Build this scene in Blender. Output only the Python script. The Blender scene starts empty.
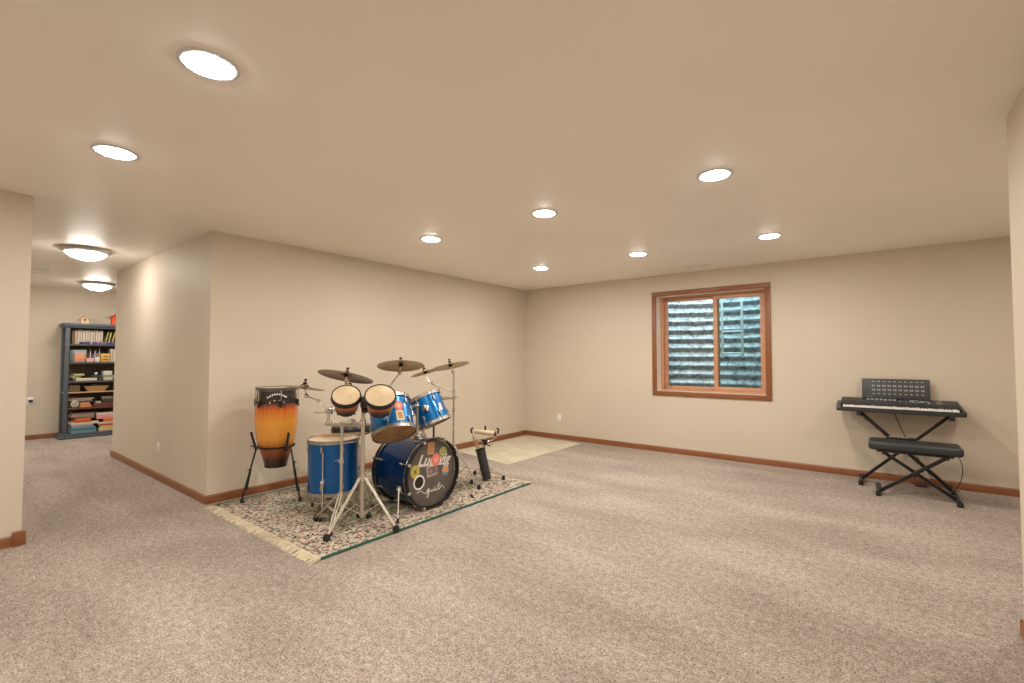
import bpy, bmesh, math, random
from mathutils import Vector, Matrix
random.seed(7)
S = bpy.context.scene
COL = S.collection
PI = math.pi
V = Vector

# ---------------------------------------------------------------- camera
cam_d = bpy.data.cameras.new('camera'); cam = bpy.data.objects.new('camera', cam_d); COL.objects.link(cam)
cam_d.sensor_width = 36.0; cam_d.sensor_fit = 'HORIZONTAL'; cam_d.lens = 465.0 / 1024 * 36
cam_d.clip_start = 0.02
cam.location = (0, 0, 1.293)
cam.rotation_euler = (math.radians(90 + 1.995), 0, math.radians(38.13))
S.camera = cam

# ---------------------------------------------------------------- world, view
S.view_settings.view_transform = 'Standard'; S.view_settings.look = 'None'
S.view_settings.gamma = 1.0; S.view_settings.use_curve_mapping = False
S.view_settings.exposure = 0.0
W = bpy.data.worlds.new('sky'); S.world = W; W.use_nodes = True
bg = W.node_tree.nodes['Background']; bg.inputs[0].default_value = (0.68, 0.86, 0.95, 1); bg.inputs[1].default_value = 7.5

CAN_W = 14.0        # watts of each recessed ceiling lamp
CAN_COL = (1.0, 0.925, 0.82)
LENS_E = 68.0
DOME_E = 46.0

# ---------------------------------------------------------------- materials
def mat(name, col, rough=0.5, metal=0.0, coat=0.0, spec=0.5, emit=None, es=0.0):
    m = bpy.data.materials.new(name); m.use_nodes = True
    b = m.node_tree.nodes['Principled BSDF']
    b.inputs['Base Color'].default_value = (*col, 1); b.inputs['Roughness'].default_value = rough
    b.inputs['Metallic'].default_value = metal; b.inputs['Coat Weight'].default_value = coat
    b.inputs['Coat Roughness'].default_value = 0.06
    b.inputs['Specular IOR Level'].default_value = spec
    if emit: b.inputs['Emission Color'].default_value = (*emit, 1); b.inputs['Emission Strength'].default_value = es
    return m
def nodes(m): return m.node_tree.nodes, m.node_tree.links, m.node_tree.nodes['Principled BSDF']
def coords(m, scale=(1,1,1), kind='Object'):
    n, l, b = nodes(m)
    tc = n.new('ShaderNodeTexCoord'); mp = n.new('ShaderNodeMapping'); mp.inputs['Scale'].default_value = scale
    l.new(tc.outputs[kind], mp.inputs['Vector']); return mp.outputs[0]
def noise(m, vec, scale, detail=3, rough=0.5):
    n, l, b = nodes(m); t = n.new('ShaderNodeTexNoise'); t.inputs['Scale'].default_value = scale
    t.inputs['Detail'].default_value = detail; t.inputs['Roughness'].default_value = rough
    l.new(vec, t.inputs['Vector']); return t.outputs['Fac']
def ramp(m, fac, stops, interp='LINEAR'):
    n, l, b = nodes(m); r = n.new('ShaderNodeValToRGB'); r.color_ramp.interpolation = interp
    e = r.color_ramp.elements
    while len(e) < len(stops): e.new(0.5)
    for i, (p, c) in enumerate(stops): e[i].position = p; e[i].color = (*c, 1)
    l.new(fac, r.inputs[0]); return r.outputs[0]
def bump(m, fac, strength, dist=0.01):
    n, l, b = nodes(m); u = n.new('ShaderNodeBump'); u.inputs['Strength'].default_value = strength
    u.inputs['Distance'].default_value = dist; l.new(fac, u.inputs['Height']); l.new(u.outputs[0], b.inputs['Normal'])
def mixc(m, fac, a, c, mode='MIX'):
    n, l, b = nodes(m); x = n.new('ShaderNodeMix'); x.data_type = 'RGBA'; x.blend_type = mode
    if isinstance(fac, float): x.inputs[0].default_value = fac
    else: l.new(fac, x.inputs[0])
    for s, v in ((6, a), (7, c)):
        if isinstance(v, tuple): x.inputs[s].default_value = (*v, 1)
        else: l.new(v, x.inputs[s])
    return x.outputs[2]
def setcol(m, c): n, l, b = nodes(m); l.new(c, b.inputs['Base Color'])

WALL_C = (0.635, 0.555, 0.452)
def paint(name, c, rough):
    m = mat(name, c, rough, spec=0.4)
    v = coords(m); f = noise(m, v, 1.1, 3)
    setcol(m, ramp(m, f, [(0.3, tuple(x*0.97 for x in c)), (0.7, tuple(min(1, x*1.02) for x in c))]))
    bump(m, noise(m, v, 60, 3), 0.06, 0.004)
    return m
M_wall = paint('wall_paint', WALL_C, 0.58)
M_ceil = paint('ceiling_paint', (0.95, 0.91, 0.84), 0.45)

def carpet():
    m = mat('carpet', (0.4, 0.31, 0.25), 0.95, spec=0.1)
    v = coords(m)
    fine = noise(m, v, 105, 4, 0.75); mid = noise(m, v, 28, 4, 0.65)
    big = noise(m, coords(m, (0.5, 1.3, 1)), 1.6, 4, 0.55)
    c1 = ramp(m, fine, [(0.36, (0.15, 0.115, 0.095)), (0.47, (0.42, 0.355, 0.31)), (0.56, (0.52, 0.45, 0.395)), (0.68, (0.72, 0.64, 0.57))])
    c2 = ramp(m, mid, [(0.3, (0.70, 0.68, 0.66)), (0.7, (1.18, 1.18, 1.18))])
    c3 = ramp(m, big, [(0.36, (0.82, 0.81, 0.80)), (0.64, (1.06, 1.06, 1.07))])
    setcol(m, mixc(m, 1.0, mixc(m, 1.0, c1, c2, 'MULTIPLY'), c3, 'MULTIPLY'))
    bump(m, fine, 0.7, 0.012)
    return m
M_carpet = carpet()

def wood(name, a, c, scale=(3, 3, 40), rough=0.4):
    m = mat(name, a, rough)
    f = noise(m, coords(m, scale), 2.0, 4, 0.6)
    setcol(m, ramp(m, f, [(0.3, a), (0.7, c)])); return m
M_trim = wood('oak_trim', (0.20, 0.070, 0.026), (0.29, 0.108, 0.042), (2, 2, 30))
M_jamb = wood('jamb_wood_daylit', (0.82, 0.71, 0.60), (0.88, 0.78, 0.68), (2, 2, 30))  # cream jamb, colour paled further to stand in for daylight on it
M_sash = wood('sash_wood', (0.50, 0.25, 0.14), (0.60, 0.33, 0.20), (2, 2, 30))
M_chrome = mat('chrome', (0.72, 0.70, 0.66), 0.2, 1.0)
M_hoop = mat('hoop_chrome', (0.42, 0.41, 0.385), 0.42, 1.0)
M_steel = mat('satin_steel', (0.62, 0.58, 0.50), 0.34, 0.9)
M_black = mat('black_plastic', (0.012, 0.012, 0.013), 0.42)
M_blackmetal = mat('black_metal', (0.018, 0.017, 0.017), 0.35, 0.3)
M_rubber = mat('black_rubber', (0.012, 0.012, 0.012), 0.75)
M_white = mat('white_plastic', (0.80, 0.80, 0.78), 0.4)
M_plate = mat('ivory_plate', (0.82, 0.84, 0.86), 0.4)
M_slate = mat('slate_paint', (0.085, 0.105, 0.125), 0.45)
M_vinyl = mat('black_vinyl', (0.030, 0.033, 0.036), 0.42); bump(M_vinyl, noise(M_vinyl, coords(M_vinyl), 160, 2), 0.12, 0.002)
M_keyb = mat('keyboard_case', (0.028, 0.029, 0.031), 0.38)
M_panel = mat('panel_grey', (0.045, 0.047, 0.05), 0.5)
M_mark = mat('printed_marks', (0.55, 0.54, 0.52), 0.6)
M_letter = mat('cream_lettering', (0.66, 0.62, 0.55), 0.5)
M_ivory = mat('white_key', (0.83, 0.82, 0.78), 0.3)
M_cloud = mat('lens_white', (0.9, 0.9, 0.9), 0.5, emit=(1.0, 0.97, 0.92), es=LENS_E)
M_dome = mat('frosted_glass_bowl', (0.9, 0.9, 0.88), 0.4, emit=(1.0, 0.92, 0.82), es=DOME_E)
M_ring = mat('lamp_trim', (0.66, 0.69, 0.69), 0.6)
M_rimdark = mat('smoked_chrome', (0.16, 0.16, 0.16), 0.3, 0.8)
M_nickel = mat('brushed_nickel', (0.50, 0.50, 0.49), 0.35, 0.6)

def blue_shell(name, c, d):
    m = mat(name, c, 0.28, 0.5, coat=0.35)
    f = noise(m, coords(m, (1, 1, 1)), 260, 2)
    setcol(m, ramp(m, f, [(0.35, d), (0.65, c)])); return m
M_blue = blue_shell('blue_sparkle', (0.002, 0.21, 0.58), (0.002, 0.13, 0.40))
M_mid = blue_shell('blue_lacquer', (0.001, 0.115, 0.37), (0.001, 0.075, 0.27))
M_navy = blue_shell('deep_blue_lacquer', (0.002, 0.045, 0.17), (0.002, 0.026, 0.10))
def skin(name, c, d, rough=0.5):
    m = mat(name, c, rough); f = noise(m, coords(m), 9, 4, 0.6)
    setcol(m, ramp(m, f, [(0.35, d), (0.65, c)])); return m
M_skin = skin('calf_skin', (0.62, 0.48, 0.31), (0.52, 0.39, 0.235))
M_coated = skin('coated_head', (0.74, 0.62, 0.48), (0.64, 0.52, 0.40))
M_reso = skin('amber_film_head', (0.46, 0.27, 0.10), (0.28, 0.14, 0.05), 0.3)
M_bhead = skin('grey_film_head', (0.125, 0.105, 0.09), (0.10, 0.082, 0.068), 0.3)
def bronze(name, a, c):
    m = mat(name, a, 0.3, 0.85)
    n, l, b = nodes(m); tc = n.new('ShaderNodeTexCoord'); ln = n.new('ShaderNodeVectorMath'); ln.operation = 'LENGTH'
    l.new(tc.outputs['Object'], ln.inputs[0])
    w = n.new('ShaderNodeMath'); w.operation = 'MULTIPLY'; w.inputs[1].default_value = 420; l.new(ln.outputs['Value'], w.inputs[0])
    s = n.new('ShaderNodeMath'); s.operation = 'SINE'; l.new(w.outputs[0], s.inputs[0])
    mr = n.new('ShaderNodeMapRange'); mr.inputs[1].default_value = -1; l.new(s.outputs[0], mr.inputs[0])
    setcol(m, ramp(m, mr.outputs[0], [(0.0, a), (1.0, c)])); return m
M_bronze = bronze('aged_bronze', (0.30, 0.20, 0.10), (0.42, 0.29, 0.15))
M_brass = bronze('bright_bronze', (0.40, 0.31, 0.17), (0.54, 0.43, 0.25))
M_dark_bronze = bronze('dark_bronze', (0.20, 0.125, 0.075), (0.29, 0.19, 0.12))

def sunburst(name, stops, z0, z1):
    m = mat(name, (0.6, 0.3, 0.05), 0.3, coat=0.5)
    n, l, b = nodes(m); tc = n.new('ShaderNodeTexCoord'); sp = n.new('ShaderNodeSeparateXYZ'); l.new(tc.outputs['Object'], sp.inputs[0])
    g = noise(m, coords(m, (14, 14, 1.2)), 3, 3)
    mr = n.new('ShaderNodeMapRange'); mr.inputs[1].default_value = z0; mr.inputs[2].default_value = z1; l.new(sp.outputs['Z'], mr.inputs[0])
    ad = n.new('ShaderNodeMath'); ad.operation = 'MULTIPLY_ADD'; ad.inputs[1].default_value = 0.14; l.new(g, ad.inputs[0])
    sb = n.new('ShaderNodeMath'); sb.operation = 'SUBTRACT'; sb.inputs[1].default_value = 0.07; l.new(mr.outputs[0], sb.inputs[0]); l.new(sb.outputs[0], ad.inputs[2])
    setcol(m, ramp(m, ad.outputs[0], stops)); return m
M_conga = sunburst('sunburst_lacquer', [(0.0, (0.012, 0.006, 0.004)), (0.10, (0.03, 0.010, 0.005)), (0.24, (0.32, 0.07, 0.012)), (0.38, (0.70, 0.29, 0.035)),
            (0.60, (0.70, 0.30, 0.035)), (0.74, (0.58, 0.13, 0.012)), (0.81, (0.20, 0.03, 0.008)), (0.86, (0.012, 0.006, 0.005)), (1.0, (0.010, 0.008, 0.008))], 0.0, 0.70)
M_bongo = sunburst('bongo_lacquer', [(0.0, (0.012, 0.006, 0.004)), (0.14, (0.03, 0.01, 0.005)), (0.27, (0.20, 0.035, 0.008)), (0.38, (0.60, 0.15, 0.018))], -0.16, 0.0)

def rugmat():
    m = mat('oriental_rug_pile', (0.4, 0.3, 0.25), 0.95, spec=0.1)
    n, l, b = nodes(m)
    v = coords(m)
    vo = n.new('ShaderNodeTexVoronoi'); vo.inputs['Scale'].default_value = 62; l.new(v, vo.inputs['Vector'])
    sp = n.new('ShaderNodeSeparateColor'); l.new(vo.outputs['Color'], sp.inputs[0])
    pal = ramp(m, sp.outputs[0], [(0.0, (0.56, 0.48, 0.40)), (0.24, (0.27, 0.12, 0.09)), (0.32, (0.46, 0.31, 0.25)), (0.44, (0.34, 0.33, 0.25)), (0.54, (0.09, 0.13, 0.10)), (0.60, (0.60, 0.53, 0.45)),
              (0.70, (0.05, 0.05, 0.055)), (0.80, (0.24, 0.20, 0.16)), (0.9, (0.46, 0.38, 0.29))], 'CONSTANT')
    pal2 = ramp(m, sp.outputs[1], [(0.0, (0.14, 0.18, 0.12)), (0.25, (0.32, 0.29, 0.20)), (0.45, (0.17, 0.07, 0.05)), (0.56, (0.40, 0.36, 0.26)), (0.75, (0.09, 0.10, 0.07)), (0.90, (0.28, 0.15, 0.10))], 'CONSTANT')
    s = n.new('ShaderNodeSeparateXYZ'); tc = n.new('ShaderNodeTexCoord'); l.new(tc.outputs['Object'], s.inputs[0])
    def absd(o, half):
        a = n.new('ShaderNodeMath'); a.operation = 'ABSOLUTE'; l.new(o, a.inputs[0])
        d = n.new('ShaderNodeMath'); d.operation = 'SUBTRACT'; d.inputs[0].default_value = half; l.new(a.outputs[0], d.inputs[1]); return d.outputs[0]
    dx, dy = absd(s.outputs['X'], 0.87), absd(s.outputs['Y'], 1.14)
    mn = n.new('ShaderNodeMath'); mn.operation = 'MINIMUM'; l.new(dx, mn.inputs[0]); l.new(dy, mn.inputs[1])
    # field inside the border
    k = ramp(m, mn.outputs[0], [(0.0, (0, 0, 0)), (0.36, (1, 1, 1))], 'CONSTANT')
    c = mixc(m, k, pal, pal2)
    # thin border lines
    bl = ramp(m, mn.outputs[0], [(0.0, (0, 0, 0)), (0.05, (.6, .6, .6)), (0.060, (0, 0, 0)), (0.338, (.6, .6, .6)), (0.350, (0, 0, 0))], 'CONSTANT')
    c = mixc(m, bl, c, (0.07, 0.12, 0.09))
    setcol(m, c); bump(m, noise(m, v, 220, 2), 0.4, 0.005); return m
M_rug = rugmat()
M_rugedge = mat('green_binding', (0.022, 0.095, 0.065), 0.9)
M_fringe = mat('cream_fringe', (0.78, 0.68, 0.49), 0.9)
def marble():
    m = mat('cream_vinyl', (0.6, 0.52, 0.38), 0.28)
    f = noise(m, coords(m, (1, 1.6, 1)), 3.0, 6, 0.65)
    setcol(m, ramp(m, f, [(0.3, (0.50, 0.45, 0.32)), (0.5, (0.65, 0.60, 0.47)), (0.65, (0.73, 0.69, 0.57))])); return m
M_vinylmat = marble()
def galv():
    m = mat('galvanized_steel', (0.42, 0.46, 0.47), 0.36, 0.55)
    f = noise(m, coords(m, (1, 1, 1)), 16, 5, 0.7)
    setcol(m, ramp(m, f, [(0.35, (0.14, 0.155, 0.16)), (0.5, (0.40, 0.43, 0.44)), (0.7, (0.62, 0.66, 0.66))])); return m
M_galv = galv()
M_gravel = mat('gravel', (0.4, 0.39, 0.36), 0.9); _g = noise(M_gravel, coords(M_gravel), 40, 4); setcol(M_gravel, ramp(M_gravel, _g, [(0.4, (0.12, 0.12, 0.11)), (0.6, (0.55, 0.53, 0.5))])); bump(M_gravel, _g, 1, 0.03)
M_ladder = mat('pale_ladder_enamel', (0.66, 0.72, 0.72), 0.4, 0.2)
def glassm(tint):
    m = bpy.data.materials.new('window_glass'); m.use_nodes = True; n, l = m.node_tree.nodes, m.node_tree.links
    n.remove(n['Principled BSDF']); out = n['Material Output']
    t = n.new('ShaderNodeBsdfTransparent'); t.inputs[0].default_value = (*tint, 1)
    g = n.new('ShaderNodeBsdfGlossy'); g.inputs['Roughness'].default_value = 0.02
    fr = n.new('ShaderNodeFresnel'); fr.inputs[0].default_value = 1.12
    x = n.new('ShaderNodeMixShader'); l.new(fr.outputs[0], x.inputs[0]); l.new(t.outputs[0], x.inputs[1]); l.new(g.outputs[0], x.inputs[2])
    l.new(x.outputs[0], out.inputs[0]); return m
M_glass = glassm((.97, .99, .99)); M_tint = glassm((.80, .90, .92))
_cc = {}
def flat(c, rough=0.6):
    k = tuple(round(x, 3) for x in c)
    if k not in _cc: _cc[k] = mat('colour_%d' % len(_cc), c, rough)
    return _cc[k]

# ---------------------------------------------------------------- mesh helpers (world coordinates)
def NB(): return bmesh.new()
def box(bm, c, s, bev=0.0, rot=None, seg=2, mi=0):
    r = bmesh.ops.create_cube(bm, size=1.0); vs = r['verts']
    for v in vs: v.co = V((v.co.x*s[0], v.co.y*s[1], v.co.z*s[2]))
    fs = set(f for v in vs for f in v.link_faces)
    if bev > 0:
        es = list(set(e for v in vs for e in v.link_edges))
        rb = bmesh.ops.bevel(bm, geom=es, offset=bev, segments=seg, affect='EDGES', profile=0.5)
        fs = set(rb['faces']) | set(f for f in fs if f.is_valid)
        vs = set(v for f in fs for v in f.verts)
    mx = Matrix.Translation(V(c)) @ (rot.to_4x4() if rot else Matrix.Identity(4))
    for v in vs: v.co = mx @ v.co
    for f in fs: f.material_index = mi
    return vs
def bx(bm, a, b, bev=0.0, mi=0):
    return box(bm, [(a[i]+b[i])/2 for i in range(3)], [abs(b[i]-a[i]) for i in range(3)], bev, mi=mi)
def basis(z, x=None):
    z = V(z).normalized()
    x = V(x) if x is not None else (V((0, 0, 1)) if abs(z.z) < 0.9 else V((1, 0, 0)))
    x = (x - z*x.dot(z)).normalized(); y = z.cross(x)
    return Matrix((x, y, z)).transposed()
def lathe(bm, prof, o=(0,0,0), ax=(0,0,1), n=40, close=False, x=None, a0=0.0, a1=2*PI):
    B = basis(ax, x); o = V(o); full = abs(a1-a0-2*PI) < 1e-6
    rings = []; cnt = n if full else n+1
    for (h, r) in prof:
        if r < 1e-6: rings.append([bm.verts.new(o + B @ V((0, 0, h)))])
        else: rings.append([bm.verts.new(o + B @ V((r*math.cos(a0+(a1-a0)*i/n), r*math.sin(a0+(a1-a0)*i/n), h))) for i in range(cnt)])
    pairs = list(zip(rings, rings[1:]))
    if close: pairs.append((rings[-1], rings[0]))
    for A, C in pairs:
        for i in range(n if full else n):
            j = (i+1) % cnt
            if len(A) == 1 and len(C) == 1: continue
            if len(A) == 1: bm.faces.new((A[0], C[i], C[j]))
            elif len(C) == 1: bm.faces.new((A[i], C[0], A[j]))
            else: bm.faces.new((A[i], C[i], C[j], A[j]))
def tube(bm, pts, r, n=10, r2=None, caps=True):
    pts = [V(p) for p in pts]; rings = []; N = len(pts); ref = None
    for i, p in enumerate(pts):
        d = (pts[min(i+1, N-1)] - pts[max(i-1, 0)]).normalized()
        if ref is None: ref = V((0, 0, 1)) if abs(d.z) < 0.9 else V((1, 0, 0))
        x = (ref - d*ref.dot(d)).normalized(); ref = x; y = d.cross(x)
        rr = r if r2 is None else r + (r2-r)*i/(N-1)
        rings.append([bm.verts.new(p + x*rr*math.cos(2*PI*k/n) + y*rr*math.sin(2*PI*k/n)) for k in range(n)])
    for A, C in zip(rings, rings[1:]):
        for k in range(n): bm.faces.new((A[k], A[(k+1) % n], C[(k+1) % n], C[k]))
    if caps: bm.faces.new(rings[0][::-1]); bm.faces.new(rings[-1])
def prism(bm, poly, x0, x1, axis=0, mi=0):
    """poly of 2D points extruded between x0 and x1 along axis"""
    def mk(p, t):
        q = list(p); q.insert(axis, t); return bm.verts.new(q)
    A = [mk(p, x0) for p in poly]; B = [mk(p, x1) for p in poly]; n = len(poly)
    fs = [bm.faces.new(A), bm.faces.new(B[::-1])]
    for i in range(n): fs.append(bm.faces.new((A[i], B[i], B[(i+1) % n], A[(i+1) % n])))
    for f in fs: f.material_index = mi
def ball(bm, c, r, s=(1,1,1), n=12):
    q = bmesh.ops.create_uvsphere(bm, u_segments=n, v_segments=max(6, n//2), radius=r)
    for v in q['verts']: v.co = V((v.co.x*s[0], v.co.y*s[1], v.co.z*s[2])) + V(c)
def arc(p0, p1, p2, n=8):
    p0, p1, p2 = V(p0), V(p1), V(p2)
    return [(p0*(1-t)**2 + p1*2*t*(1-t) + p2*t*t) for t in [i/n for i in range(n+1)]]

ORI = {}
def obj(name, bm, m, parent=None, loc=None, world=True, kind=None, label=None):
    """link bm as ONE mesh object; geometry is in world coordinates unless world=False"""
    off = V((0, 0, 0)); p = parent
    while p is not None: off = off + V(p.location); p = p.parent
    if loc is None: loc = V((0, 0, 0))
    else: loc = V(loc) - off if world else V(loc)
    if world:
        for v in bm.verts: v.co -= (off + loc)
    bmesh.ops.recalc_face_normals(bm, faces=bm.faces)
    for f in bm.faces: f.smooth = True
    for e in bm.edges:
        if len(e.link_faces) == 2 and e.calc_face_angle(0) > 0.6: e.smooth = False
    me = bpy.data.meshes.new(name); bm.to_mesh(me); bm.free()
    for x in (m if isinstance(m, (list, tuple)) else [m]): me.materials.append(x)
    o = bpy.data.objects.new(name, me); COL.objects.link(o); o.location = loc; o.parent = parent
    if kind: o['kind'] = kind
    if label: o['label'] = label
    return o
def tag(o, label, cat, group=None, kind=None):
    o['label'] = label; o['category'] = cat
    if group: o['group'] = group
    if kind: o['kind'] = kind
    return o
def thing(name, label, cat, loc=(0,0,0), group=None):
    o = bpy.data.objects.new(name, None); COL.objects.link(o); o.location = loc; o.empty_display_size = 0.05
    return tag(o, label, cat, group)
def struct(name, bm, m, loc=None): return obj(name, bm, m, None, loc, kind='structure')
def dup(root, loc, label=None, group=None):
    r = root.copy(); COL.objects.link(r); r.location = loc
    if label: r['label'] = label
    if group: r['group'] = group
    for ch in list(root.children):
        c = ch.copy(); COL.objects.link(c); c.parent = r
        for g in ch.children: d = g.copy(); COL.objects.link(d); d.parent = c
    return r
def text_mesh(name, s, size, m, parent, origin, xdir, ydir, shear=0.0, ext=0.0006, bold=0.0, sx=1.0):
    cu = bpy.data.curves.new('t', 'FONT'); cu.body = s; cu.size = size; cu.extrude = ext; cu.shear = shear; cu.offset = bold
    o = bpy.data.objects.new('t', cu); COL.objects.link(o); bpy.context.view_layer.update()
    me = bpy.data.meshes.new_from_object(o); bpy.data.objects.remove(o)
    bm = NB(); bm.from_mesh(me)
    X = V(xdir).normalized(); Y = V(ydir).normalized(); Z = X.cross(Y)
    for v in bm.verts: v.co = V(origin) + X*v.co.x*sx + Y*v.co.y + Z*v.co.z
    return obj(name, bm, m, parent)

# ---------------------------------------------------------------- the room
H = 2.44; T = 0.12
XA, YB = -4.69, 6.34          # wall behind the drums, wall with the window
YC0, YL = 1.60, 0.47          # hall opening in the long wall
XD, XC = -10.55, -7.95         # far hall wall, end of the hall side wall
XR, YRN = 0.512, 3.20          # near right wall and its end
YS = -2.3
b = NB(); bx(b, (-11.0, YS-.2, -0.10), (2.2, YB+.3, 0)); struct('floor', b, M_carpet)
b = NB(); bx(b, (-11.0, YS-.2, H), (2.2, YB+.3, H+0.14)); struct('ceiling', b, M_ceil)
b = NB(); bx(b, (XA-T, YC0+T, 0), (XA, YB, H), 0); struct('wall_left', b, M_wall)
# hall side wall with its rounded outer corner toward the drums
b = NB(); bx(b, (XC, YC0, 0), (XA, YC0+T, H)); struct('wall_hall_side', b, M_wall)
b = NB(); bx(b, (XC, YC0+T, 0), (XC+T, 4.2, H)); struct('wall_hall_return', b, M_wall)
b = NB(); bx(b, (XA-T, YS, 0), (XA, YL, H)); struct('wall_left_near', b, M_wall)
b = NB(); bx(b, (XD, -2.2-T, 0), (XA-T, -2.2, H)); struct('wall_hall_south', b, M_wall)
b = NB(); bx(b, (XD-T, -2.3, 0), (XD, 4.2, H)); struct('wall_hall_far', b, M_wall)
b = NB(); bx(b, (XD, 4.2, 0), (XC+T, 4.2+T, H)); struct('wall_hall_north', b, M_wall)
b = NB(); bx(b, (XR, YS, 0), (XR+T, YRN, H)); struct('wall_right_near', b, M_wall)
b = NB(); bx(b, (XR+T, YRN-T, 0), (1.9, YRN, H)); struct('wall_alcove', b, M_wall)
b = NB(); bx(b, (1.9, YRN-T, 0), (1.9+T, YB+.1, H)); struct('wall_right', b, M_wall)
b = NB(); bx(b, (XA-T, YS-T, 0), (XR+T, YS, H)); struct('wall_behind', b, M_wall)
# window wall with its opening
WX0, WX1, WZ0, WZ1 = -2.412, -1.062, 0.835, 2.143; WT = 0.30
b = NB()
bx(b, (XA-T, YB, -0.1), (WX0-.012, YB+WT, H)); bx(b, (WX1+.012, YB, -0.1), (1.9+T, YB+WT, H))
bx(b, (WX0-.012, YB, -0.1), (WX1+.012, YB+WT, WZ0-.012)); bx(b, (WX0-.012, YB, WZ1+.012), (WX1+.012, YB+WT, H))
struct('wall_window', b, M_wall)

# baseboards
def board(name, a, c, nrm, h=0.074, t=0.014):
    a, c, nrm = V((*a, 0)), V((*c, 0)), V((*nrm, 0)); d = (c-a)
    b = NB(); L = d.length; d.normalize()
    prof = [(0, 0), (t, 0), (t, h-.016), (t*.75, h-.006), (t*.35, h), (0, h)]
    A = [b.verts.new(a + nrm*p + V((0, 0, z))) for p, z in prof]; C = [b.verts.new(c + nrm*p + V((0, 0, z))) for p, z in prof]
    b.faces.new(A); b.faces.new(C[::-1])
    for i in range(len(prof)): j = (i+1) % len(prof); b.faces.new((A[i], C[i], C[j], A[j]))
    struct(name, b, M_trim)
board('baseboard_left', (XA, YC0), (XA, YB), (1, 0))
board('baseboard_window', (XA, YB), (1.9, YB), (0, -1))
board('baseboard_hall_side', (XC, YC0), (XA+.014, YC0), (0, -1))
board('baseboard_hall_return', (XC, YC0-.014), (XC, 4.2), (-1, 0))
board('baseboard_left_near', (XA, YS), (XA, YL-.03), (1, 0))
board('baseboard_hall_far', (XD, -2.2), (XD, 4.2), (1, 0))
board('baseboard_right_near', (XR, YS), (XR, YRN), (-1, 0))
board('baseboard_alcove_end', (XR-.014, YRN), (1.9, YRN), (0, 1))
b = NB(); bx(b, (XA-.02, YL-.045, 0), (XA+.022, YL+.022, 0.098), 0.004); struct('trim_1', b, M_trim)

# ---------------------------------------------------------------- window
win = thing('window_1', 'wooden two-pane sliding basement window in the far wall', 'window', (-1.725, YB, WZ0))
win['kind'] = 'structure'
b = NB(); cw = 0.062; cy0, cy1 = YB-.018, YB
for (x0, x1, z0, z1) in ((WX0-cw, WX1+cw, WZ1, WZ1+cw), (WX0-cw, WX1+cw, WZ0-cw, WZ0), (WX0-cw, WX0, WZ0, WZ1), (WX1, WX1+cw, WZ0, WZ1)):
    bx(b, (x0, cy0, z0), (x1, cy1, z1), 0.004)
obj('window_casing', b, M_trim, win)
b = NB()
for (x0, x1, z0, z1) in ((WX0-.012, WX0, WZ0, WZ1), (WX1, WX1+.012, WZ0, WZ1), (WX0-.012, WX1+.012, WZ0-.012, WZ0), (WX0-.012, WX1+.012, WZ1, WZ1+.012)):
    bx(b, (x0, YB-.004, z0), (x1, YB+WT, z1))
obj('window_jamb', b, M_jamb, win)
def sash(x0, x1, y, z0, z1, w=0.045, gm=None):
    b = NB(); t = 0.016
    bx(b, (x0, y-t, z0), (x0+w, y+t, z1), .003); bx(b, (x1-w, y-t, z0), (x1, y+t, z1), .003)
    bx(b, (x0+w, y-t, z0), (x1-w, y+t, z0+w), .003); bx(b, (x0+w, y-t, z1-w), (x1-w, y+t, z1), .003)
    s = obj('sash', b, M_sash, win)
    g = NB(); bx(g, (x0+w, y-.003, z0+w), (x1-w, y+.003, z1-w)); obj('pane', g, gm or M_glass, s)
b = NB(); f0, f1 = YB+.15, YB+.25
for (x0, x1, z0, z1) in ((WX0, WX0+.04, WZ0, WZ1), (WX1-.03, WX1, WZ0, WZ1), (WX0+.04, WX1-.03, WZ0, WZ0+.02), (WX0+.04, WX1-.03, WZ1-.02, WZ1)):
    bx(b, (x0, f0, z0), (x1, f1, z1), .003)
obj('window_frame', b, M_sash, win)
XM = -1.672
sash(WX0+.04, XM+.03, YB+.22, WZ0+.02, WZ1-.02)
sash(XM-.035, WX1-.03, YB+.18, WZ0+.02, WZ1-.02, 0.055, M_tint)

# window well outside
wl = thing('window_well', 'corrugated galvanized steel window well curving outside the window', 'window well', (-1.725, YB+WT, 0.5))
b = NB(); cx, R0, yb = -1.725, 0.90, YB+WT; zt = 2.62; nz = 230; na = 48; ring = []
for i in range(nz+1):
    z = 0.5 + (zt-0.5)*i/nz; rr = 0.020*math.sin(2*PI*z/0.134)
    row = []
    for k in range(na+1):
        a = PI*k/na; row.append(b.verts.new((cx - (R0+rr)*math.cos(a), yb + (R0*0.82+rr)*math.sin(a)**0.8 if 0 < k < na else yb, z)))
    ring.append(row)
for A, C in zip(ring, ring[1:]):
    for k in range(na): b.faces.new((A[k], A[k+1], C[k+1], C[k]))
obj('corrugated_wall', b, M_galv, wl)
b = NB(); lathe(b, [(0, 0), (0, R0-.03)], (cx, yb, 0.74), (0, 0, 1), 40, x=(1, 0, 0), a0=0, a1=PI); obj('gravel_bed', b, M_gravel, wl, kind='stuff')
ld = thing('ladder', 'pale metal escape ladder hanging in the well behind the right window pane', 'ladder', (-1.63, 7.2, 1.3))
for x in (-1.765, -1.50):
    b = NB(); box(b, (x, 7.2, 1.97), (.034, .018, 1.36), .004); obj('rail', b, M_ladder, ld)
for z in (1.355, 1.67, 1.985, 2.30):
    b = NB(); tube(b, [(-1.765, 7.2, z), (-1.50, 7.2, z)], .013, 10); obj('rung', b, M_ladder, ld)
for x in (-1.765, -1.50):
    b = NB(); tube(b, arc((x, 7.2, 2.62), (x, 7.2, 2.72), (x, 7.36, 2.70)), .012, 8); obj('hook', b, M_ladder, ld)

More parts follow.
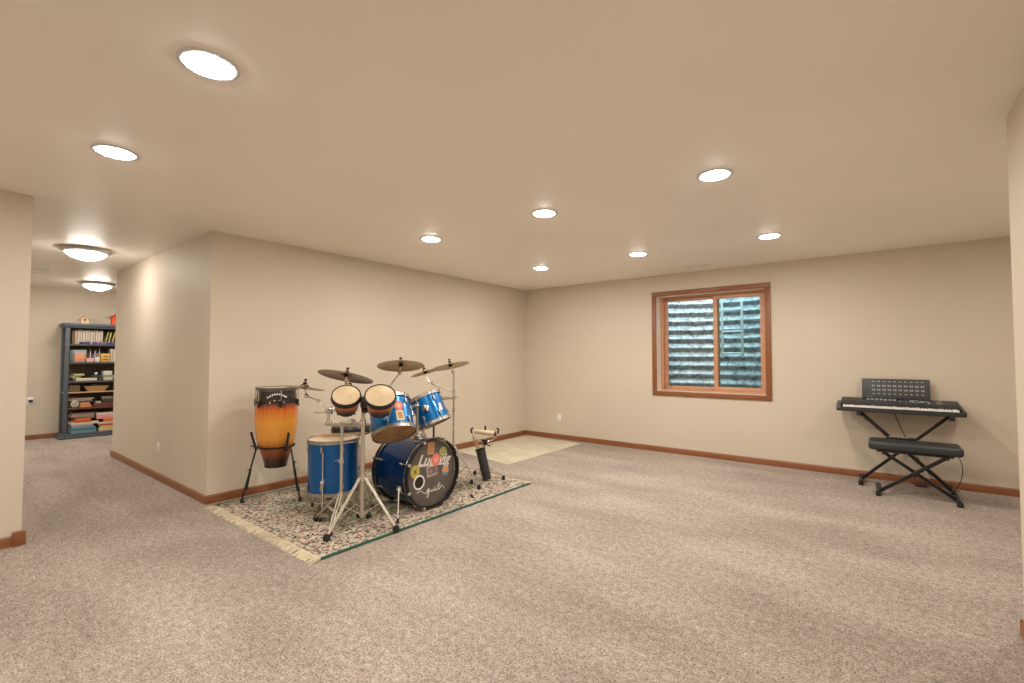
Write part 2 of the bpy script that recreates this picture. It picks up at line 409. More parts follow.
# ---------------------------------------------------------------- ceiling lamps
def can(loc, label):
    t = thing('recessed_light', label, 'ceiling light', loc, 'recessed ceiling lights')
    b = NB(); lathe(b, [(0, .106), (-.003, .106), (-.006, .100), (-.006, .086), (-.003, .080), (0, .080)], n=48, close=True)
    obj('trim_ring', b, M_ring, t, world=False)
    b = NB(); lathe(b, [(-.001, .080), (-.010, .078), (-.015, .05), (-.016, 0)], n=40); obj('lens', b, M_cloud, t, world=False)
    ld_ = bpy.data.lights.new('can_lamp', 'AREA'); ld_.shape = 'DISK'; ld_.size = 0.15; ld_.energy = CAN_W; ld_.color = CAN_COL
    lo = bpy.data.objects.new('lamp', ld_); COL.objects.link(lo); lo.parent = t; lo.location = (0, 0, -.019)
    return t
cans = [((-2.035, .67), 'large recessed ceiling light, nearest the camera at top left'),
        ((-3.32, .645), 'recessed ceiling light nearest the hall opening on the left'),
        ((-.777, 3.05), 'recessed ceiling light highest and brightest on the right side of the ceiling'),
        ((-2.055, 3.03), 'recessed ceiling light in the middle row, halfway between drum kit and right wall'),
        ((-3.37, 3.025), 'recessed ceiling light above the drum kit'),
        ((-.778, 4.915), 'recessed ceiling light in front of the window, rightmost of the far row'),
        ((-2.058, 4.88), 'recessed ceiling light in the far row, middle of three, left of the window'),
        ((-3.36, 4.88), 'recessed ceiling light nearest the far left corner'),
        ((1.15, 4.4), 'added unseen ceiling light in the alcove behind the near right wall'), ((-9.2, 3.1), 'added unseen ceiling light at the far end of the hall past the bookcase'),  # both lamps added out of view to lift floor, wall and hall light
        ((-9.1, .2), 'recessed ceiling light in the hall just past the white detector box'),  # unseen lamp added so the far hall wall gets more light
        ((-9.0, -.75), 'added ceiling light in the hall, hidden behind the near left wall, farther one'), ((-6.9, -.75), 'added ceiling light in the hall, hidden behind the near left wall, nearer one'),  # unseen pair added to light the bookcase from the front
        ((-.777, .66), 'recessed ceiling light directly above the camera'),
        ((-3.32, -1.3), 'recessed ceiling light behind the camera on the left'), ((-1.2, -1.3), 'recessed ceiling light behind the camera on the right')]
for (x, y), lb in cans: can((x, y, H), lb)

def dome(loc, label):
    t = thing('flush_mount_light', label, 'ceiling light', loc, 'bowl ceiling lights in the hall')
    b = NB(); lathe(b, [(0, .205), (-.012, .215), (-.030, .205), (-.045, .175), (-.045, .165), (0, .165)], n=48, close=True); obj('metal_rim', b, M_nickel, t, world=False)
    b = NB(); lathe(b, [(-.040, .172), (-.062, .155), (-.085, .125), (-.105, .08), (-.115, .035), (-.117, 0)], n=40); obj('glass_bowl', b, M_dome, t, world=False)
    b = NB(); lathe(b, [(-.112, 0), (-.116, .012), (-.126, .012), (-.134, .006), (-.136, 0)], n=16); obj('finial', b, M_nickel, t, world=False)
dome((-6.56, 1.06, H), 'frosted bowl ceiling light with grey rim, the nearer of the two in the hall')
dome((-9.4, 1.66, H), 'frosted bowl ceiling light with grey rim, the farther one above the bookcase')

b = NB(); bx(b, (-8.62, .80, H-.05), (-8.46, 1.03, H), .008)
t = thing('smoke_detector', 'small white detector box on the hall ceiling beside the bowl lights', 'detector', (-8.54, .92, H))
obj('housing', b, M_white, t)
b = NB(); bx(b, (-8.50, .99, H-.052), (-8.455, 1.035, H-.015), .003); obj('indicator_cover', b, M_plate, t)
t = thing('ceiling_vent', 'narrow white air register in the ceiling near the window', 'vent', (-1.75, 5.98, H))
b = NB(); vx0, vx1, vy0, vy1 = -1.88, -1.60, 5.92, 6.03
for (x0, x1, y0, y1) in ((vx0, vx1, vy0, vy0+.018), (vx0, vx1, vy1-.018, vy1), (vx0, vx0+.018, vy0, vy1), (vx1-.018, vx1, vy0, vy1)): bx(b, (x0, y0, H-.006), (x1, y1, H), .002)
obj('vent_frame', b, M_white, t)
b = NB()
for k in range(9): box(b, (vx0+.035+k*.026, 5.975, H-.005), (.003, .074, .012), rot=Matrix.Rotation(.6, 3, 'Y'))
obj('louvers', b, M_plate, t)

def plate(loc, nrm, label, group='outlet plates on the walls', kind='outlet'):
    t = thing('wall_outlet', label, 'outlet', loc, group)
    nrm = V(nrm); B = basis(nrm, (0, 0, 1))      # x up, y sideways, z out
    L = V(loc)
    b = NB(); box(b, L + nrm*.003, (.115, .07, .006), .003, rot=B); obj('cover_plate', b, M_plate, t)
    if kind == 'outlet':
        for s in (-1, 1):
            b = NB(); lathe(b, [(.006, .0165), (.0085, .016), (.0085, 0)], L + V((0, 0, s*.02)), nrm, 20); o = obj('socket', b, M_white, t)
            b = NB()
            side = B @ V((0, 1, 0))
            for q in (-1, 1): box(b, L + V((0, 0, s*.02+.002)) + side*q*.006 + nrm*.0088, (.009, .0018, .0012), rot=B)
            obj('slot', b, M_black, o)
    else:
        b = NB(); box(b, L + nrm*.02, (.034, .05, .036), .006, rot=B); obj('plug', b, M_black, t)
plate((-4.02, YB, .335), (0, -1, 0), 'ivory outlet plate on the window wall near the far left corner')
plate((-6.03, YC0, .335), (0, -1, 0), 'ivory outlet plate low on the hall side wall')
plate((XD, 1.105, .61), (1, 0, 0), 'small wall plate with a dark plug on the far hall wall left of the bookcase', None, 'jack')

# ---------------------------------------------------------------- vinyl mat in the corner
b = NB(); prism(b, [(-4.62, 4.63), (-3.53, 4.42), (-3.53, 6.16), (-4.62, 6.29)], 0.0, .006, axis=2)
tag(obj('floor_mat', b, M_vinylmat, None, (-4.07, 5.3, 0)), 'pale cream marbled vinyl mat lying in the far left corner of the carpet', 'mat')

# ---------------------------------------------------------------- rug
rug = thing('oriental_rug', 'patterned oriental rug with cream fringe and green edges under the drum kit', 'rug', (-3.70, 2.76, 0))
RX0, RX1, RY0, RY1 = -4.57, -2.83, 1.62, 3.90
b = NB(); bx(b, (RX0, RY0, 0), (RX1, RY1, .010), .003); obj('pile_field', b, M_rug, rug)
for x in (RX0, RX1):
    b = NB(); bx(b, (x-.012, RY0, 0), (x+.012, RY1, .013), .004); obj('edge_binding', b, M_rugedge, rug)
for y, s, ln in ((RY0, -1, .075), (RY1, 1, .05)):
    b = NB(); x = RX0
    while x < RX1:
        w = random.uniform(.004, .009); l_ = ln*random.uniform(.6, 1.12); sk = random.uniform(-.02, .02); z = random.uniform(.003, .010)
        q = [b.verts.new(p) for p in ((x, y-s*.004, z+.004), (x+w, y-s*.004, z+.004), (x+w+sk*.6, y+s*l_*.6, z+.003), (x+sk*.6, y+s*l_*.6, z+.003))]
        q2 = [b.verts.new(p) for p in ((x+w+sk, y+s*l_, .002), (x+sk, y+s*l_, .002))]
        b.faces.new(q); b.faces.new((q[3], q[2], q2[0], q2[1])); x += w*.62
    obj('fringe', b, M_fringe, rug, kind='stuff')
RZ = .011    # standing height on the rug

# ---------------------------------------------------------------- drum builders
def ringmesh(o, ax, h, r, w, t, n=48):
    b = NB(); lathe(b, [(h-t/2, r-w/2), (h-t/2, r+w/2), (h+t/2, r+w/2), (h+t/2, r-w/2)], o, ax, n, close=True); return b
def drum(t, o, ax, r, L, shellm, topm, botm, hoopm=None, lugs=8, x=None, split=True, hk=.015):
    """o bottom centre, ax from bottom to top"""
    hoopm = hoopm or M_hoop; ax = V(ax).normalized(); o = V(o); B = basis(ax, x)
    b = NB(); lathe(b, [(.004, r-.006), (.004, r), (L-.004, r), (L-.004, r-.006)], o, ax, 56, close=True); obj('shell', b, shellm, t)
    for nm, h, s, m in (('batter_head', L, 1, topm), ('resonant_head', 0, -1, botm)):
        b = NB(); lathe(b, [(h-s*.010, r+.004), (h+s*.002, r+.003), (h+s*.001, r*.92), (h+s*.001, 0)], o, ax, 56); obj(nm, b, m, t)
    for nm, h, s in (('top_hoop', L, 1), ('bottom_hoop', 0, -1)):
        b = NB(); lathe(b, [(h+s*.012, r+.002), (h+s*.014, r+.009), (h-s*hk*.65, r+.008), (h-s*hk*.85, r+.013), (h-s*hk, r+.013), (h-s*hk, r+.005)], o, ax, 56, close=True)
        obj(nm, b, hoopm, t)
    for k in range(lugs):
        a = 2*PI*(k+.5)/lugs; d = B @ V((math.cos(a), math.sin(a), 0)); sd = ax.cross(d)
        rot = Matrix((d, sd, ax)).transposed()
        for h in ((.30*L if L > .2 else .5*L), .70*L)[(0 if split else 0):]:
            hh = .058 if h < L/2 else L-.058
            if L < .12: hh = L/2
            b = NB(); box(b, o + ax*hh + d*(r+.009), (.017, .018, .042), .006, rot=rot); lg = obj('lug', b, hoopm, t)
            e = -.012 if h < L/2 else L+.012
            q = NB(); tube(q, [o + ax*hh + d*(r+.013), o + ax*e + d*(r+.013)], .0026, 6); ball(q, o + ax*e + d*(r+.013), .005, n=8); obj('tension_rod', q, hoopm, lg)
    return B

# ---- bass drum
BX0, BX1, BY, BR = -3.475, -3.00, 2.748, .283
bd = thing('bass_drum', 'big dark blue bass drum with lettered, stickered front head facing the room', 'drum', (-3.23, BY, RZ))
BZ = .305
b = NB(); lathe(b, [(.035, BR-.007), (.035, BR), (.408, BR), (.408, BR-.007)], (BX0, BY, BZ), (1, 0, 0), 72, close=True); obj('shell', b, M_navy, bd)
for h, nm in ((.0, 'rear_hoop'), (.436, 'front_hoop')):
    b = NB(); lathe(b, [(h, BR+.001), (h, BR+.013), (h+.042, BR+.013), (h+.042, BR+.001)], (BX0, BY, BZ), (1, 0, 0), 72, close=True); hp = obj(nm, b, M_black, bd)
    s = .042 if h < .1 else 0
    q = NB(); lathe(q, [(h+s-.002, BR+.011), (h+s-.002, BR+.0155), (h+s+.005, BR+.0155), (h+s+.005, BR+.011)], (BX0, BY, BZ), (1, 0, 0), 72, close=True); obj('hoop_edge', q, M_chrome, hp)
b = NB(); lathe(b, [(.428, BR), (.438, BR-.004), (.440, .20), (.440, 0)], (BX0, BY, BZ), (1, 0, 0), 64); obj('front_head', b, M_bhead, bd)
b = NB(); lathe(b, [(.02, BR), (.018, 0)], (BX0, BY, BZ), (1, 0, 0), 64); obj('batter_head', b, M_coated, bd)
HX = BX0 + .4408; DY, DZ = .038, -.012
def disc(y, z, r, m, nm, n=24, sy=1, sz=1, parent=bd, dx=0):
    b = NB(); lathe(b, [(0, r), (.0008, r*.98), (.0008, 0)], (0, 0, 0), (1, 0, 0), n)
    for v in b.verts: v.co = V((HX+dx+v.co.x, y+DY+v.co.y*sy, z+DZ+v.co.z*sz))
    return obj(nm, b, m, parent)
def rect(y, z, w, h, m, nm, rot=0, parent=bd, dx=0, bev=0):
    b = NB(); box(b, (0, 0, 0), (.0008, w, h)); R3 = Matrix.Rotation(rot, 3, 'X')
    for v in b.verts: v.co = R3 @ v.co + V((HX+dx+.0004, y+DY, z+DZ))
    return obj(nm, b, m, parent)
# port hole with its white ring
b = NB(); lathe(b, [(0, .047), (.004, .049), (.004, .060), (0, .062)], (HX, 2.569+DY, .262+DZ), (1, 0, 0), 36, close=True)
pr = obj('port_ring', b, M_white, bd)
disc(2.569, .262, .048, flat((.02, .009, .005)), 'port_hole', 32)
# lettering
ang = -.09; lx = (0, math.cos(ang), math.sin(ang)); ly = (0, -math.sin(ang), math.cos(ang))
text_mesh('lettering', 'Ludwig', .128, M_letter, bd, (HX+.0002, 2.548+DY, .400+DZ), lx, ly, .38, .0007, .0032, 1.0)
b = NB(); p0 = V((HX+.0006, 2.563+DY, .390+DZ)); d = V(lx); u = V(ly)
prm = [p0, p0+d*.30, p0+d*.297+u*.012, p0+u*.010]
f = b.faces.new([b.verts.new(p) for p in prm]); g = bmesh.ops.extrude_face_region(b, geom=[f])
for v in g['geom']:
    if isinstance(v, bmesh.types.BMVert): v.co.x += .0008
obj('underline', b, M_letter, bd)
# handwritten word below: quiet, with swashes
def stroke(b, pts, r=.0036):
    P = [V((HX+.001, y+DY, z+DZ)) for y, z in pts]
    Q = []
    for i in range(len(P)-1):
        for k in range(4): Q.append(P[i].lerp(P[i+1], k/4))
    Q.append(P[-1])
    for it in range(2): Q = [Q[0]] + [(Q[i-1]+Q[i]*2+Q[i+1])/4 for i in range(1, len(Q)-1)] + [Q[-1]]
    tube(b, Q, r, 6)
    return b
b = NB()
stroke(b, [(2.546, .178), (2.575, .190), (2.595, .186), (2.615, .168), (2.634, .152), (2.648, .162), (2.662, .182), (2.682, .192), (2.672, .165), (2.656, .150), (2.664, .176), (2.684, .190), (2.676, .150), (2.664, .115), (2.655, .118), (2.668, .146),
           (2.690, .176), (2.695, .158), (2.704, .156), (2.714, .178), (2.716, .158), (2.724, .158), (2.734, .176), (2.735, .158), (2.745, .160), (2.757, .174), (2.750, .182), (2.746, .164), (2.756, .156), (2.768, .162),
           (2.800, .160), (2.816, .182), (2.828, .188), (2.842, .172), (2.858, .152)])
stroke(b, [(2.795, .218), (2.789, .190), (2.783, .158)]); stroke(b, [(2.768, .190), (2.812, .200)], .003)
ball(b, (HX+.001, 2.739+DY, .192+DZ), .005, n=8)
obj('handwriting', b, M_letter, bd)
# stickers
s = rect(2.700, .528, .072, .105, flat((.52, .30, .13)), 'sticker', -.05)
rect(2.700, .528, .050, .080, flat((.44, .20, .09)), 'sticker_print', -.05, s, .0009)
s = disc(2.843, .478, .043, flat((.36, .40, .12)), 'sticker', 28)
rect(2.843, .490, .056, .012, flat((.50, .24, .09)), 'sticker_print', .1, s, .0009); rect(2.843, .468, .050, .010, flat((.16, .30, .10)), 'sticker_print', -.3, s, .0009)
s = disc(2.757, .423, .056, flat((.72, .18, .15)), 'sticker', 8, .95, 1, dx=.0016); disc(2.757, .418, .026, flat((.78, .34, .28)), 'sticker_print', 20, parent=s, dx=.0026)
s = rect(2.712, .333, .118, .092, flat((.42, .36, .31)), 'sticker', .1)
rect(2.716, .336, .092, .062, flat((.20, .12, .12)), 'sticker_print', .1, s, .0009); rect(2.700, .330, .03, .03, flat((.36, .25, .22)), 'sticker_print', .5, s, .0018)
s = disc(2.527, .357, .052, flat((.56, .46, .07)), 'sticker', 24, .92, 1.05, dx=.0002); rect(2.527, .357, .05, .012, flat((.20, .20, .05)), 'sticker_print', .9, s, .0011); rect(2.527, .357, .05, .012, flat((.20, .20, .05)), 'sticker_print', -.9, s, .0011)
s = disc(2.870, .313, .050, flat((.10, .26, .42)), 'sticker', 10, .86, 1.05); rect(2.870, .316, .068, .050, flat((.72, .30, .09)), 'sticker_print', 0, s, .0009)
rect(2.870, .352, .05, .010, flat((.45, .55, .5)), 'sticker_print', 0, s, .0012)
# lugs, rods and claws
for k in range(8):
    a = 2*PI*(k+.5)/8; d = V((0, math.cos(a), math.sin(a))); sd = V((1, 0, 0)).cross(d); rot = Matrix((d, sd, V((1, 0, 0)))).transposed(); c0 = V((BX0, BY, BZ))
    for hh, he in ((.10, -.006), (.37, .487)):
        b = NB(); box(b, c0 + V((hh, 0, 0)) + d*(BR+.010), (.018, .020, .048), .006, rot=rot); lg = obj('lug', b, M_chrome, bd)
        q = NB(); tube(q, [c0 + V((hh, 0, 0)) + d*(BR+.022), c0 + V((he, 0, 0)) + d*(BR+.022)], .0032, 6)
        box(q, c0 + V((he-(.01 if he > 0 else -.01), 0, 0)) + d*(BR+.012), (.026, .026, .014), .004, rot=rot); obj('claw_hook', q, M_chrome, lg)
# spurs
for s_ in (-1, 1):
    p = V((-3.10, BY+s_*.285, .22)); e = V((-2.955, BY+s_*.42, RZ+.012))
    b = NB(); box(b, p, (.05, .03, .05), .008); ball(b, p+V((0, s_*.02, .0)), .016); tube(b, [p+V((-.02, s_*.02, .02)), p+V((.03, s_*.03, .03)), p+V((.045, s_*.05, -.02)), e], .0065, 8); sp = obj('spur', b, M_chrome, bd)
    b = NB(); lathe(b, [(-.012, 0), (-.012, .012), (.02, .010), (.022, 0)], e, (p-e), 14); obj('rubber_tip', b, M_rubber, sp)
# bass drum tom bracket
tb = V((-3.13, 2.70, BZ+BR))
b = NB(); box(b, tb+V((0, 0, .006)), (.09, .08, .03), .008); box(b, tb+V((0, 0, .028)), (.055, .10, .03), .008); obj('tom_bracket', b, M_chrome, bd)

# pedal on rear hoop
pd = thing('bass_drum_pedal', 'black kick pedal clamped behind the dark blue bass drum', 'pedal', (-3.62, BY, RZ))
b = NB(); bx(b, (-3.78, BY-.05, RZ), (-3.50, BY+.05, RZ+.012), .004); obj('base_plate', b, M_blackmetal, pd)
b = NB(); box(b, (-3.63, BY, RZ+.055), (.26, .075, .012), .004, rot=Matrix.Rotation(-.28, 3, 'Y')); obj('footboard', b, M_steel, pd)
b = NB(); tube(b, [(-3.53, BY-.05, RZ+.01), (-3.52, BY-.05, .22)], .008); tube(b, [(-3.53, BY+.05, RZ+.01), (-3.52, BY+.05, .22)], .008); tube(b, [(-3.52, BY-.06, .22), (-3.52, BY+.06, .22)], .007); obj('pedal_frame', b, M_chrome, pd)
b = NB(); tube(b, [(-3.52, BY, .22), (-3.545, BY, .33)], .004); lathe(b, [(-.02, 0), (-.02, .022), (.02, .022), (.02, 0)], (-3.545, BY, .34), (1, 0, 0), 16); obj('beater', b, M_coated, pd)

# tom holder tubes
th = thing('tom_holder', 'chrome double tom holder rising from the top of the bass drum', 'tom holder', (-3.13, 2.70, BZ+BR+.04))
for y, ztop, end in ((2.665, .88, (-3.19, 2.60, .87)), (2.735, .87, (-3.18, 2.80, .86))):
    b = NB(); tube(b, [(-3.13, y, BZ+BR+.02), (-3.13, y, ztop)], .0125, 12); tube(b, [(-3.13, y, ztop-.005), end], .009, 10); h = obj('holder_tube', b, M_steel, th)
    b = NB(); ball(b, (-3.13, y, ztop), .024, n=14); obj('ball_joint', b, M_chrome, h)

def setv(t): return V(t).normalized()
R_ = V((.7866, .6175, 0)); F_ = V((-.6175, .7866, 0))     # across the room and into it, as seen from the doorway
# ---- rack toms
a1 = V((-.49, .17, .85)).normalized(); o1 = V((-3.055, 2.365, .688))
tm = thing('rack_tom', 'larger blue rack tom with red and cream stickers, tilted to show its amber underside', 'drum', o1, 'rack toms')
drum(tm, o1, a1, .166, .270, M_blue, M_coated, M_reso, lugs=6)
dv = (V((.826, -.564, 0)) + R_*.42).normalized(); dv = (dv - a1*dv.dot(a1)).normalized()
def sticker_on(t, o, a, r, h, dirv, w, hh, m, nm='sticker', n=8, parent=None, rr=.0012, oval=False):
    b = NB(); B = Matrix((dirv, a.cross(dirv), a)).transposed(); rows = []
    for i in range(n+1):
        row = []
        for k in range(n+1):
            u, v_ = -1+2*i/n, -1+2*k/n
            if oval: u, v_ = u*math.sqrt(1-v_*v_/2), v_*math.sqrt(1-u*u/2)
            th_ = u*w/2/r; row.append(b.verts.new(V(o) + B @ V(((r+rr)*math.cos(th_), (r+rr)*math.sin(th_), h+v_*hh/2))))
        rows.append(row)
    for A, C in zip(rows, rows[1:]):
        for k in range(n): b.faces.new((A[k], A[k+1], C[k+1], C[k]))
    return obj(nm, b, m, parent or t)
st = sticker_on(tm, o1, a1, .166, .165, dv, .075, .085, flat((.74, .20, .14)), oval=True); sticker_on(tm, o1, a1, .166, .165, dv, .035, .04, flat((.80, .42, .32)), 'sticker_print', parent=st, rr=.002, oval=True)
st = sticker_on(tm, o1, a1, .166, .080, dv, .066, .085, flat((.72, .62, .48))); sticker_on(tm, o1, a1, .166, .080, dv, .038, .055, flat((.55, .28, .08)), 'sticker_print', parent=st, rr=.002)
a2 = V((-.41, -.13, .87)).normalized(); o2 = V((-3.082, 2.826, .722))
tm2 = thing('rack_tom', 'smaller bright blue rack tom seen from the side, beside the hi-hat', 'drum', o2, 'rack toms')
drum(tm2, o2, a2, .136, .245, M_blue, M_coated, M_reso, lugs=6)
d2 = (V((.80, -.6, 0)) + R_*1.2).normalized(); d2 = (d2 - a2*d2.dot(a2)).normalized()
sticker_on(tm2, o2, a2, .136, .10, d2, .04, .075, M_chrome, 'badge', rr=.003, oval=True)
b = NB(); bc = o2 + a2*.15 + V((.62, -.78, 0)).normalized()*.141; box(b, bc, (.05, .05, .06), .012, rot=basis(a2, (1, 0, 0))); ball(b, bc+V((.02, -.02, .01)), .018); obj('mount_bracket', b, M_chrome, tm2)
b = NB(); bc = o1 + a1*.16 + V((.25, .97, 0)).normalized()*.172; box(b, bc, (.05, .05, .06), .012, rot=basis(a1, (1, 0, 0))); obj('mount_bracket', b, M_chrome, tm)

# ---- floor tom
fo = V((-3.615, 2.175, .195))
ft = thing('floor_tom', 'deep blue floor tom on three chrome legs, drumsticks lying on its head', 'drum', (fo.x, fo.y, RZ))
drum(ft, fo, (0, 0, 1), .200, .415, M_mid, M_coated, M_coated, lugs=8, x=(.83, -.56, 0))
for a in (-52, 75, 190):
    d = V((math.cos(math.radians(a)), math.sin(math.radians(a)), 0)); p = V((fo.x, fo.y, 0)) + d*.222
    b = NB(); tube(b, [p+V((0, 0, .54)), p+V((0, 0, .08)), p + d*.02 + V((0, 0, .05)), p + d*.03 + V((0, 0, RZ+.02))], .0055, 8); lg = obj('leg', b, M_chrome, ft)
    q = NB(); box(q, p - d*.008 + V((0, 0, .30)), (.03, .034, .042), .008, rot=Matrix.Rotation(math.radians(a), 3, 'Z')); ball(q, p+d*.012+V((0, 0, .30)), .014); obj('leg_bracket', q, M_chrome, lg)
    q = NB(); lathe(q, [(0, 0), (0, .014), (.03, .010), (.032, 0)], p + d*.031 + V((0, 0, RZ)), (0, 0, 1), 14); obj('rubber_foot', q, M_rubber, lg)
M_stick = mat('hickory', (.48, .30, .13), .45)
def drumstick(p, q, label, m=M_stick):
    p, q = V(p), V(q); d = q-p; L = d.length
    b = NB(); lathe(b, [(0, 0), (0, .006), (.01, .0075), (L*.75, .0075), (L*.95, .0035), (L*.965, .0035), (L*.975, .0055), (L*.99, .0055), (L, 0)], V((0, 0, 0)), d, 12)
    for v in b.verts: v.co += p
    return tag(obj('drumstick', b, m, None, p), label, 'drumstick', 'drumsticks on the floor tom')
zt_ = fo.z + .415 + .013
drumstick((-3.78, 2.06, zt_+.010), (-3.50, 2.02+.25, zt_+.010), 'wooden drumstick on the floor tom, the left one of the pair')
drumstick((-3.74, 2.12, zt_+.010), (-3.52, 2.44, zt_+.014), 'wooden drumstick on the floor tom, the right one of the pair')

# ---- throne
tc_ = V((-3.93, 2.55, 0))
tr = thing('drum_throne', 'round black drum throne behind the bongos', 'stool', (tc_.x, tc_.y, RZ))
b = NB(); lathe(b, [(.575, 0), (.575, .165), (.585, .182), (.60, .187), (.635, .187), (.655, .178), (.662, .16), (.664, 0)], tc_, (0, 0, 1), 40); obj('seat', b, mat('glossy_black_vinyl', (.02, .022, .028), .22), tr)
b = NB(); tube(b, [tc_+V((0, 0, .12)), tc_+V((0, 0, .58))], .014, 12); obj('post', b, M_chrome, tr)
for k in range(3):
    a = 2*PI*k/3+.5; d = V((math.cos(a), math.sin(a), 0)); b = NB(); tube(b, [tc_+V((0, 0, .36))+d*.02, tc_+d*.22+V((0, 0, RZ+.02))], .009, 8); tube(b, [tc_+V((0, 0, .14))+d*.015, tc_+d*.12+V((0, 0, .19))], .006, 8); lg = obj('leg', b, M_chrome, tr)
    q = NB(); lathe(q, [(0, 0), (0, .016), (.035, .012), (.036, 0)], tc_+d*.225+V((0, 0, RZ)), (0, 0, 1), 12); obj('rubber_foot', q, M_rubber, lg)

# ---- tripod stands
def tripod(t, c, feet, hub, low, tube_top, r=.0125, m=None, foot_r=.020, double=True, tm_=None):
    m = m or M_steel; c = V((c[0], c[1], 0))
    b = NB(); tube(b, [c+V((0, 0, low)), c+V((0, 0, tube_top))], r, 14); obj('tube', b, tm_ or m, t)
    b = NB(); lathe(b, [(-.02, r+.001), (-.02, r+.010), (.02, r+.010), (.02, r+.001)], c+V((0, 0, hub)), (0, 0, 1), 16, close=True); obj('leg_collar', b, M_chrome, t)
    b = NB(); lathe(b, [(-.012, r+.001), (-.012, r+.008), (.012, r+.008), (.012, r+.001)], c+V((0, 0, low+.03)), (0, 0, 1), 16, close=True); obj('brace_collar', b, M_chrome, t)
    for fx, fy in feet:
        f_ = V((fx, fy, RZ+.025)); d = (V((fx, fy, 0)) - c).normalized(); sd = V((0, 0, 1)).cross(d)
        top = c + d*(r+.006) + V((0, 0, hub))
        b = NB()
        if double:
            for s in (-1, 1): tube(b, [top+sd*s*.010, f_+sd*s*.009], .0058, 8)
            mid = top.lerp(f_, .5)
            for s in (-1, 1): tube(b, [c + d*(r+.004) + V((0, 0, low+.03)) + sd*s*.006, mid+sd*s*.006], .0045, 8)
        else:
            tube(b, [top, f_], .007, 8); tube(b, [c + d*(r+.004) + V((0, 0, low+.03)), top.lerp(f_, .5)], .005, 8)
        lg = obj('leg', b, m, t)
        q = NB(); lathe(q, [(-.024, 0), (-.024, foot_r), (0, foot_r*1.1), (.018, foot_r*.7), (.02, 0)], f_, (0, 0, 1), 16); obj('rubber_foot', q, M_rubber, lg)
def collar(t, p, r=.018, nut=True, d=(.6, -.8, 0), nm='clamp', m=None):
    b = NB(); lathe(b, [(-.022, .004), (-.022, r), (.022, r), (.022, .004)], p, (0, 0, 1), 14, close=True)
    if nut:
        d = V(d).normalized(); tube(b, [V(p), V(p)+d*.035], .005, 8); box(b, V(p)+d*.042, (.006, .030, .014), .003, rot=basis((0, 0, 1), d))
    return obj(nm, b, m or M_chrome, t)
def cymbal(c, n, r, m, label, bell=True):
    t = thing('cymbal', label, 'cymbal', c, 'cymbals')
    n = V(n).normalized(); k = r*.22
    b = NB(); prof = [(-.018*r/.2, r), (-.016*r/.2, r*.97), (-.008*r/.2, r*.6), (-.001, k*1.05), (.006, k*.95), (.016, k*.6), (.020, .006)]
    pr2 = prof + [(h-.0018, rr) for h, rr in prof[::-1]]
    lathe(b, pr2, (0, 0, 0), n, 64, close=True); obj('bronze_disc', b, m, t, world=False)
    b = NB(); lathe(b, [(.018, 0), (.018, .016), (.030, .016), (.030, .006), (.046, .006), (.046, .013), (.056, .013), (.060, 0)], (0, 0, 0), n, 16); obj('felt_and_nut', b, M_blackmetal, t, world=False)
    b = NB(); lathe(b, [(-.022, 0), (-.022, .018), (.008, .016), (.008, 0)], (0, 0, 0), n, 16); obj('felt_washer', b, M_rubber, t, world=False)
    return t

# ---- front double-braced stand with bongos
A0 = V((-3.057, 2.077, 0))
bs = thing('bongo_stand', 'double-braced chrome tripod stand carrying the bongos at the rug front', 'stand', (A0.x, A0.y, RZ))
tripod(bs, A0, [(-3.066, 1.800), (-2.822, 2.208), (-3.30, 2.22)], .395, .10, .93, .0145, foot_r=.024)
collar(bs, A0+V((0, 0, .81)), .022)
# twin bongos
bn = V((.553, -.377, .743)).normalized()
bg_ = thing('bongo_drums', 'pair of joined sunburst bongos with cream skins tilted toward the room', 'drum', (-2.93, 1.99, .90))
for nm, c, r, L in (('small', V((-3.015, 1.907, 1.022)), .097, .15), ('large', V((-2.823, 2.060, 1.020)), .106, .155)):
    b = NB(); lathe(b, [(-L, r*.70), (-L, r*.76), (-L*.6, r*.90), (-.02, r*.97), (-.006, r*.97), (-.006, r*.9)], (0, 0, 0), bn, 44)
    bd_ = obj('shell', b, M_bongo, bg_, world=False, loc=V(c)-V((-2.93, 1.99, .90)))
    # shade band follows the local height of the lacquer
    b = NB(); lathe(b, [(-.010, r*.985), (.001, r*.98), (.003, r*.93), (.003, 0)], c, bn, 44); obj('drum_skin', b, M_skin, bg_)
    b = NB(); lathe(b, [(.004, r*.97), (.006, r*1.04), (-.018, r*1.06), (-.022, r*1.10), (-.027, r*1.10), (-.027, r*1.0), (-.01, r*.985)], c, bn, 44, close=True); obj('rim', b, M_blackmetal, bg_)
    b = NB(); lathe(b, [(-L*.80, r*.80), (-L*.80, r*.84), (-L*.92, r*.81), (-L*.92, r*.77)], c, bn, 40, close=True); obj('bottom_ring', b, M_blackmetal, bg_)
    B = basis(bn, (0, 0, 1))
    for k in range(4):
        a = PI/4+k*PI/2; d = B @ V((math.cos(a), math.sin(a), 0)); b = NB(); tube(b, [c+d*r*1.09-bn*.02, c+d*r*1.02-bn*L*.5, c+d*r*.86-bn*L*.92], .0035, 8); ball(b, c+d*r*.86-bn*L*.93, .007, n=8); obj('tension_rod', b, M_chrome, bg_)
mid = V((-2.908, 1.992, 1.02)) - bn*.075
b = NB(); box(b, mid, (.06, .05, .07), .006, rot=basis(bn, R_)); obj('centre_block', b, M_black, bg_)
b = NB(); tube(b, [mid-bn*.03, V((A0.x+.03, A0.y-.03, .93)), V((A0.x, A0.y, .90))], .009, 8); ball(b, mid-bn*.075, .028); obj('mount_arm', b, M_blackmetal, bs)

